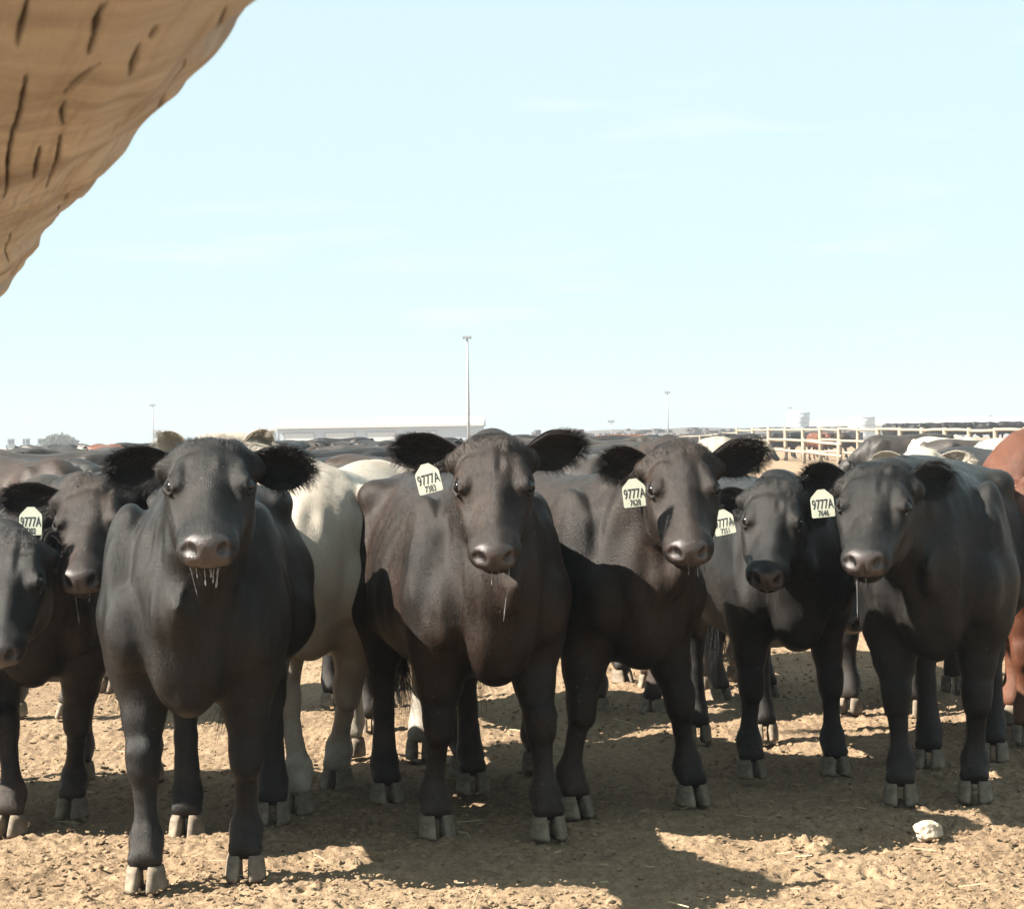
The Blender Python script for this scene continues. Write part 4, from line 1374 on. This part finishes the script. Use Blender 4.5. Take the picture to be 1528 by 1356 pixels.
# ================================================================== NEAR LOG RAIL (upper left corner)
def log_mat():
    m, nt, b = new_mat('weathered_log')
    n1 = noise_node(nt, 9, 6, 0.65, (1.6, 1.0, 1.0))
    n2 = noise_node(nt, 30, 7, 0.75, (.10, 3.0, 3.0))
    n3 = noise_node(nt, 2.6, 4, 0.6)
    c = ramp(nt, n1.outputs['Fac'], [(0.28, (0.22, 0.175, 0.145)), (0.5, (0.42, 0.36, 0.31)), (0.72, (0.60, 0.54, 0.47))]).outputs['Color']
    c = mixc(nt, ramp(nt, n2.outputs['Fac'], [(0.36, (0.75, 0.75, 0.75)), (0.5, (0, 0, 0))]).outputs['Color'], c, (0.28, 0.22, 0.175))
    c = mixc(nt, ramp(nt, n3.outputs['Fac'], [(0.45, (0, 0, 0)), (0.7, (.55, .55, .55))]).outputs['Color'], c, (0.56, 0.52, 0.47))
    ca = nd(nt, 'ShaderNodeAttribute'); ca.attribute_name = 'crack'
    c = mixc(nt, ca.outputs['Fac'], c, (0.035, 0.022, 0.016))
    nt.links.new(c, b.inputs['Base Color'])
    b.inputs['Roughness'].default_value = 0.9
    b.inputs['Specular IOR Level'].default_value = 0.15
    h = mixc(nt, .5, n1.outputs['Fac'], n2.outputs['Fac'])
    bump(nt, b, h, 0.9, 0.012)
    return m
M['log'] = log_mat()

def near_log():
    # axis: horizontal, running away to the left; its vanishing point lies left of the frame at eye level
    vp = ray(-200, 671)
    ax = np.array((vp.x, vp.y, 0)); ax /= np.linalg.norm(ax)
    side = np.cross(ax, (0, 0, 1)); up = np.array((0, 0, 1.0))
    Dc, r0, ang = .235, .1195, rad(10.0)
    c0 = np.array((0, 0, EYE)) + side * (Dc * math.sin(ang)) + up * (Dc * math.cos(ang))
    L0, L1 = -0.9, 3.3
    nu, nv = 380, 460
    us = np.concatenate([np.linspace(L0, .45, 40, endpoint=False), np.linspace(.45, 2.5, 300, endpoint=False), np.linspace(2.5, L1, 40)]); th = np.concatenate([np.linspace(.25, math.pi * 1.35, 60, endpoint=False), np.linspace(math.pi * 1.35, 2 * math.pi + .25, 400, endpoint=False)]) % (2 * math.pi)
    U, T = np.meshgrid(us, th, indexing='ij')
    cs = np.stack([U.ravel() * 1.0, np.cos(T).ravel(), np.sin(T).ravel()], 1)
    n = (vnoise3(cs * (2.3, 1.5, 1.5) + 9, 31) - .5) * .006 + (vnoise3(cs * (6, 3.2, 3.2) + 9, 32) - .5) * .005 + (vnoise3(cs * (16, 9, 9) + 9, 33) - .5) * .005
    R = r0 + n.reshape(U.shape)
    # adzed steps along the lower right edge
    stp = vnoise3(np.stack([U.ravel() * 4.2 + 3, T.ravel() * 1.2, 0 * U.ravel()], 1), 35).reshape(U.shape)
    R -= np.clip((stp - .62) / .06, 0, 1) * .006
    # drying cracks along the grain
    r = np.random.default_rng(12)
    CR = np.zeros_like(R)
    def hit(px, py):
        d = np.array(ray(px, py)); e = np.array((0, 0, EYE)) - c0
        pr = lambda w: np.array((w @ side, w @ up))
        dd, ee = pr(d), pr(e)
        A_, B_, C_ = dd @ dd, 2 * dd @ ee, ee @ ee - r0 ** 2
        q = B_ * B_ - 4 * A_ * C_
        if q < 0: return None
        k = (-B_ - math.sqrt(q)) / (2 * A_)
        w = e + d * k
        return np.array((w @ ax, math.atan2(w @ up, w @ side) % (2 * math.pi)))
    lines = [[(42, 15), (34, 45), (25, 70)], [(157, 5), (146, 25), (142, 48), (133, 76)], [(146, 94), (125, 118), (95, 146)], [(98, 155), (94, 172), (97, 190)], [(93, 205), (83, 240), (70, 283)],
             [(42, 118), (30, 170), (18, 220), (5, 292)], [(328, 3), (312, 40), (290, 70), (272, 98), (250, 122)], [(243, 138), (232, 162)], [(212, 188), (195, 218), (179, 246)], [(322, 84), (308, 108), (297, 122)],
             [(113, 300), (98, 325)], [(230, 35), (224, 50)], [(205, 62), (190, 100)], [(25, 365), (17, 395)], [(62, 225), (50, 262)]]
    P2 = np.stack([U, T * r0], -1)
    for ln_ in lines:
        pts_ = [hit(*q) for q in ln_]
        pts_ = [q for q in pts_ if q is not None]
        if len(pts_) < 2: continue
        n_ = len(pts_) - 1
        best = np.full(U.shape, 9.0); wid = np.full(U.shape, 1e-6)
        for i in range(n_):
            p0 = pts_[i] * (1, r0); p1 = pts_[i + 1] * (1, r0)
            ba = p1 - p0
            h_ = np.clip(((P2 - p0) @ ba) / (ba @ ba), 0, 1)
            dd_ = P2 - p0 - h_[..., None] * ba
            dist = np.sqrt((dd_[..., 0] * .6) ** 2 + dd_[..., 1] ** 2)
            s_ = (i + h_) / n_
            m_ = dist < best
            best = np.where(m_, dist, best); wid = np.where(m_, (.0003 + .00055 * np.sin(np.clip(s_, 0.02, .98) * math.pi) * (.7 + .6 * np.sin(U * 60 + i) ** 2)), wid)
        cv = np.clip(1.25 - best / wid, 0, 1)
        R -= .006 * cv
        CR = np.maximum(CR, cv)
    for k in range(40):          # more of the same away from the camera's side
        u0 = r.uniform(-.5, 3.0); ln = r.uniform(.10, .34); t0 = r.uniform(0, math.pi); sl = r.normal(0, .5)
        dt = np.angle(np.exp(1j * (T - t0 - sl * (U - u0))))
        prof = np.clip(1 - ((U - u0) / (ln / 2)) ** 2, 0, 1)
        cv = np.clip(1 - np.abs(dt) / (.04 * prof + 1e-5), 0, 1) ** .7 * (prof > 0)
        R -= .016 * prof * cv
        CR = np.maximum(CR, cv)
    # knots
    for k in range(7):
        u0 = r.uniform(.3, 2.4); t0 = r.uniform(0, 3.1)
        dt = np.angle(np.exp(1j * (T - t0)))
        q = ((U - u0) / .05) ** 2 + (dt / .28) ** 2
        R += .014 * np.exp(-q) - .010 * np.exp(-q * 7)
    P = c0 + U[..., None] * ax + (R * np.cos(T))[..., None] * side + (R * np.sin(T))[..., None] * up
    I = np.arange(nu * nv).reshape(nu, nv)
    Q = np.stack([I[:-1, :], I[1:, :], np.roll(I, -1, 1)[1:, :], np.roll(I, -1, 1)[:-1, :]], -1).reshape(-1, 4)
    V = P.reshape(-1, 3)
    caps = []
    V = np.concatenate([V, [P[0].mean(0)], [P[-1].mean(0)]])
    ca, cb = len(V) - 2, len(V) - 1
    Tt = [(I[0, j], I[0, (j + 1) % nv], ca) for j in range(nv)] + [(I[-1, (j + 1) % nv], I[-1, j], cb) for j in range(nv)]
    root = bpy.data.objects.new('log_fence', None); link(root)
    root.location = (float(c0[0]), float(c0[1]), 0)
    o0 = np.array(root.location)
    # local frame along the log for the grain
    Rm = Matrix(((ax[0], side[0], up[0], 0), (ax[1], side[1], up[1], 0), (ax[2], side[2], up[2], float(c0[2])), (0, 0, 0, 1)))
    Vl = (V - c0) @ np.stack([ax, side, up], 1)
    me = mesh_np('rail', Vl, Q, Tt)
    a_ = me.attributes.new('crack', 'FLOAT', 'POINT'); a_.data.foreach_set('value', np.concatenate([CR.ravel(), [0, 0]]).astype(np.float32))
    o = obj('rail', me, M['log'], root)
    o.matrix_local = Rm
    for u in (-.75, 3.1):
        b = c0 + ax * u - o0
        pts = [(b[0], b[1], z) for z in (-.2, .4, .9, float(c0[2]) - .09)]
        obj('post', tube_mesh('post', pts, [.11, .105, .10, .10], 16), M['log'], root)
    tag(root, 'thick weathered log rail close overhead in the upper left corner', 'fence')
near_log()

# ================================================================== DUSTY AIR
HZ = bpy.data.materials.new('dusty_air'); HZ.use_nodes = True
hn = HZ.node_tree
for n in list(hn.nodes): hn.nodes.remove(n)
pv = hn.nodes.new('ShaderNodeVolumePrincipled')
pv.inputs['Color'].default_value = (0.38, 0.42, 0.48, 1)
pv.inputs['Density'].default_value = 0.0011
pv.inputs['Anisotropy'].default_value = 0.0
mo = hn.nodes.new('ShaderNodeOutputMaterial')
hn.links.new(pv.outputs['Volume'], mo.inputs['Volume'])
hz = obj('haze', box_me('haze', -420, 420, -30, 900, -1.2, 16), HZ)
tag(hz, 'thin dusty haze hanging over the pens', 'haze', kind='stuff')
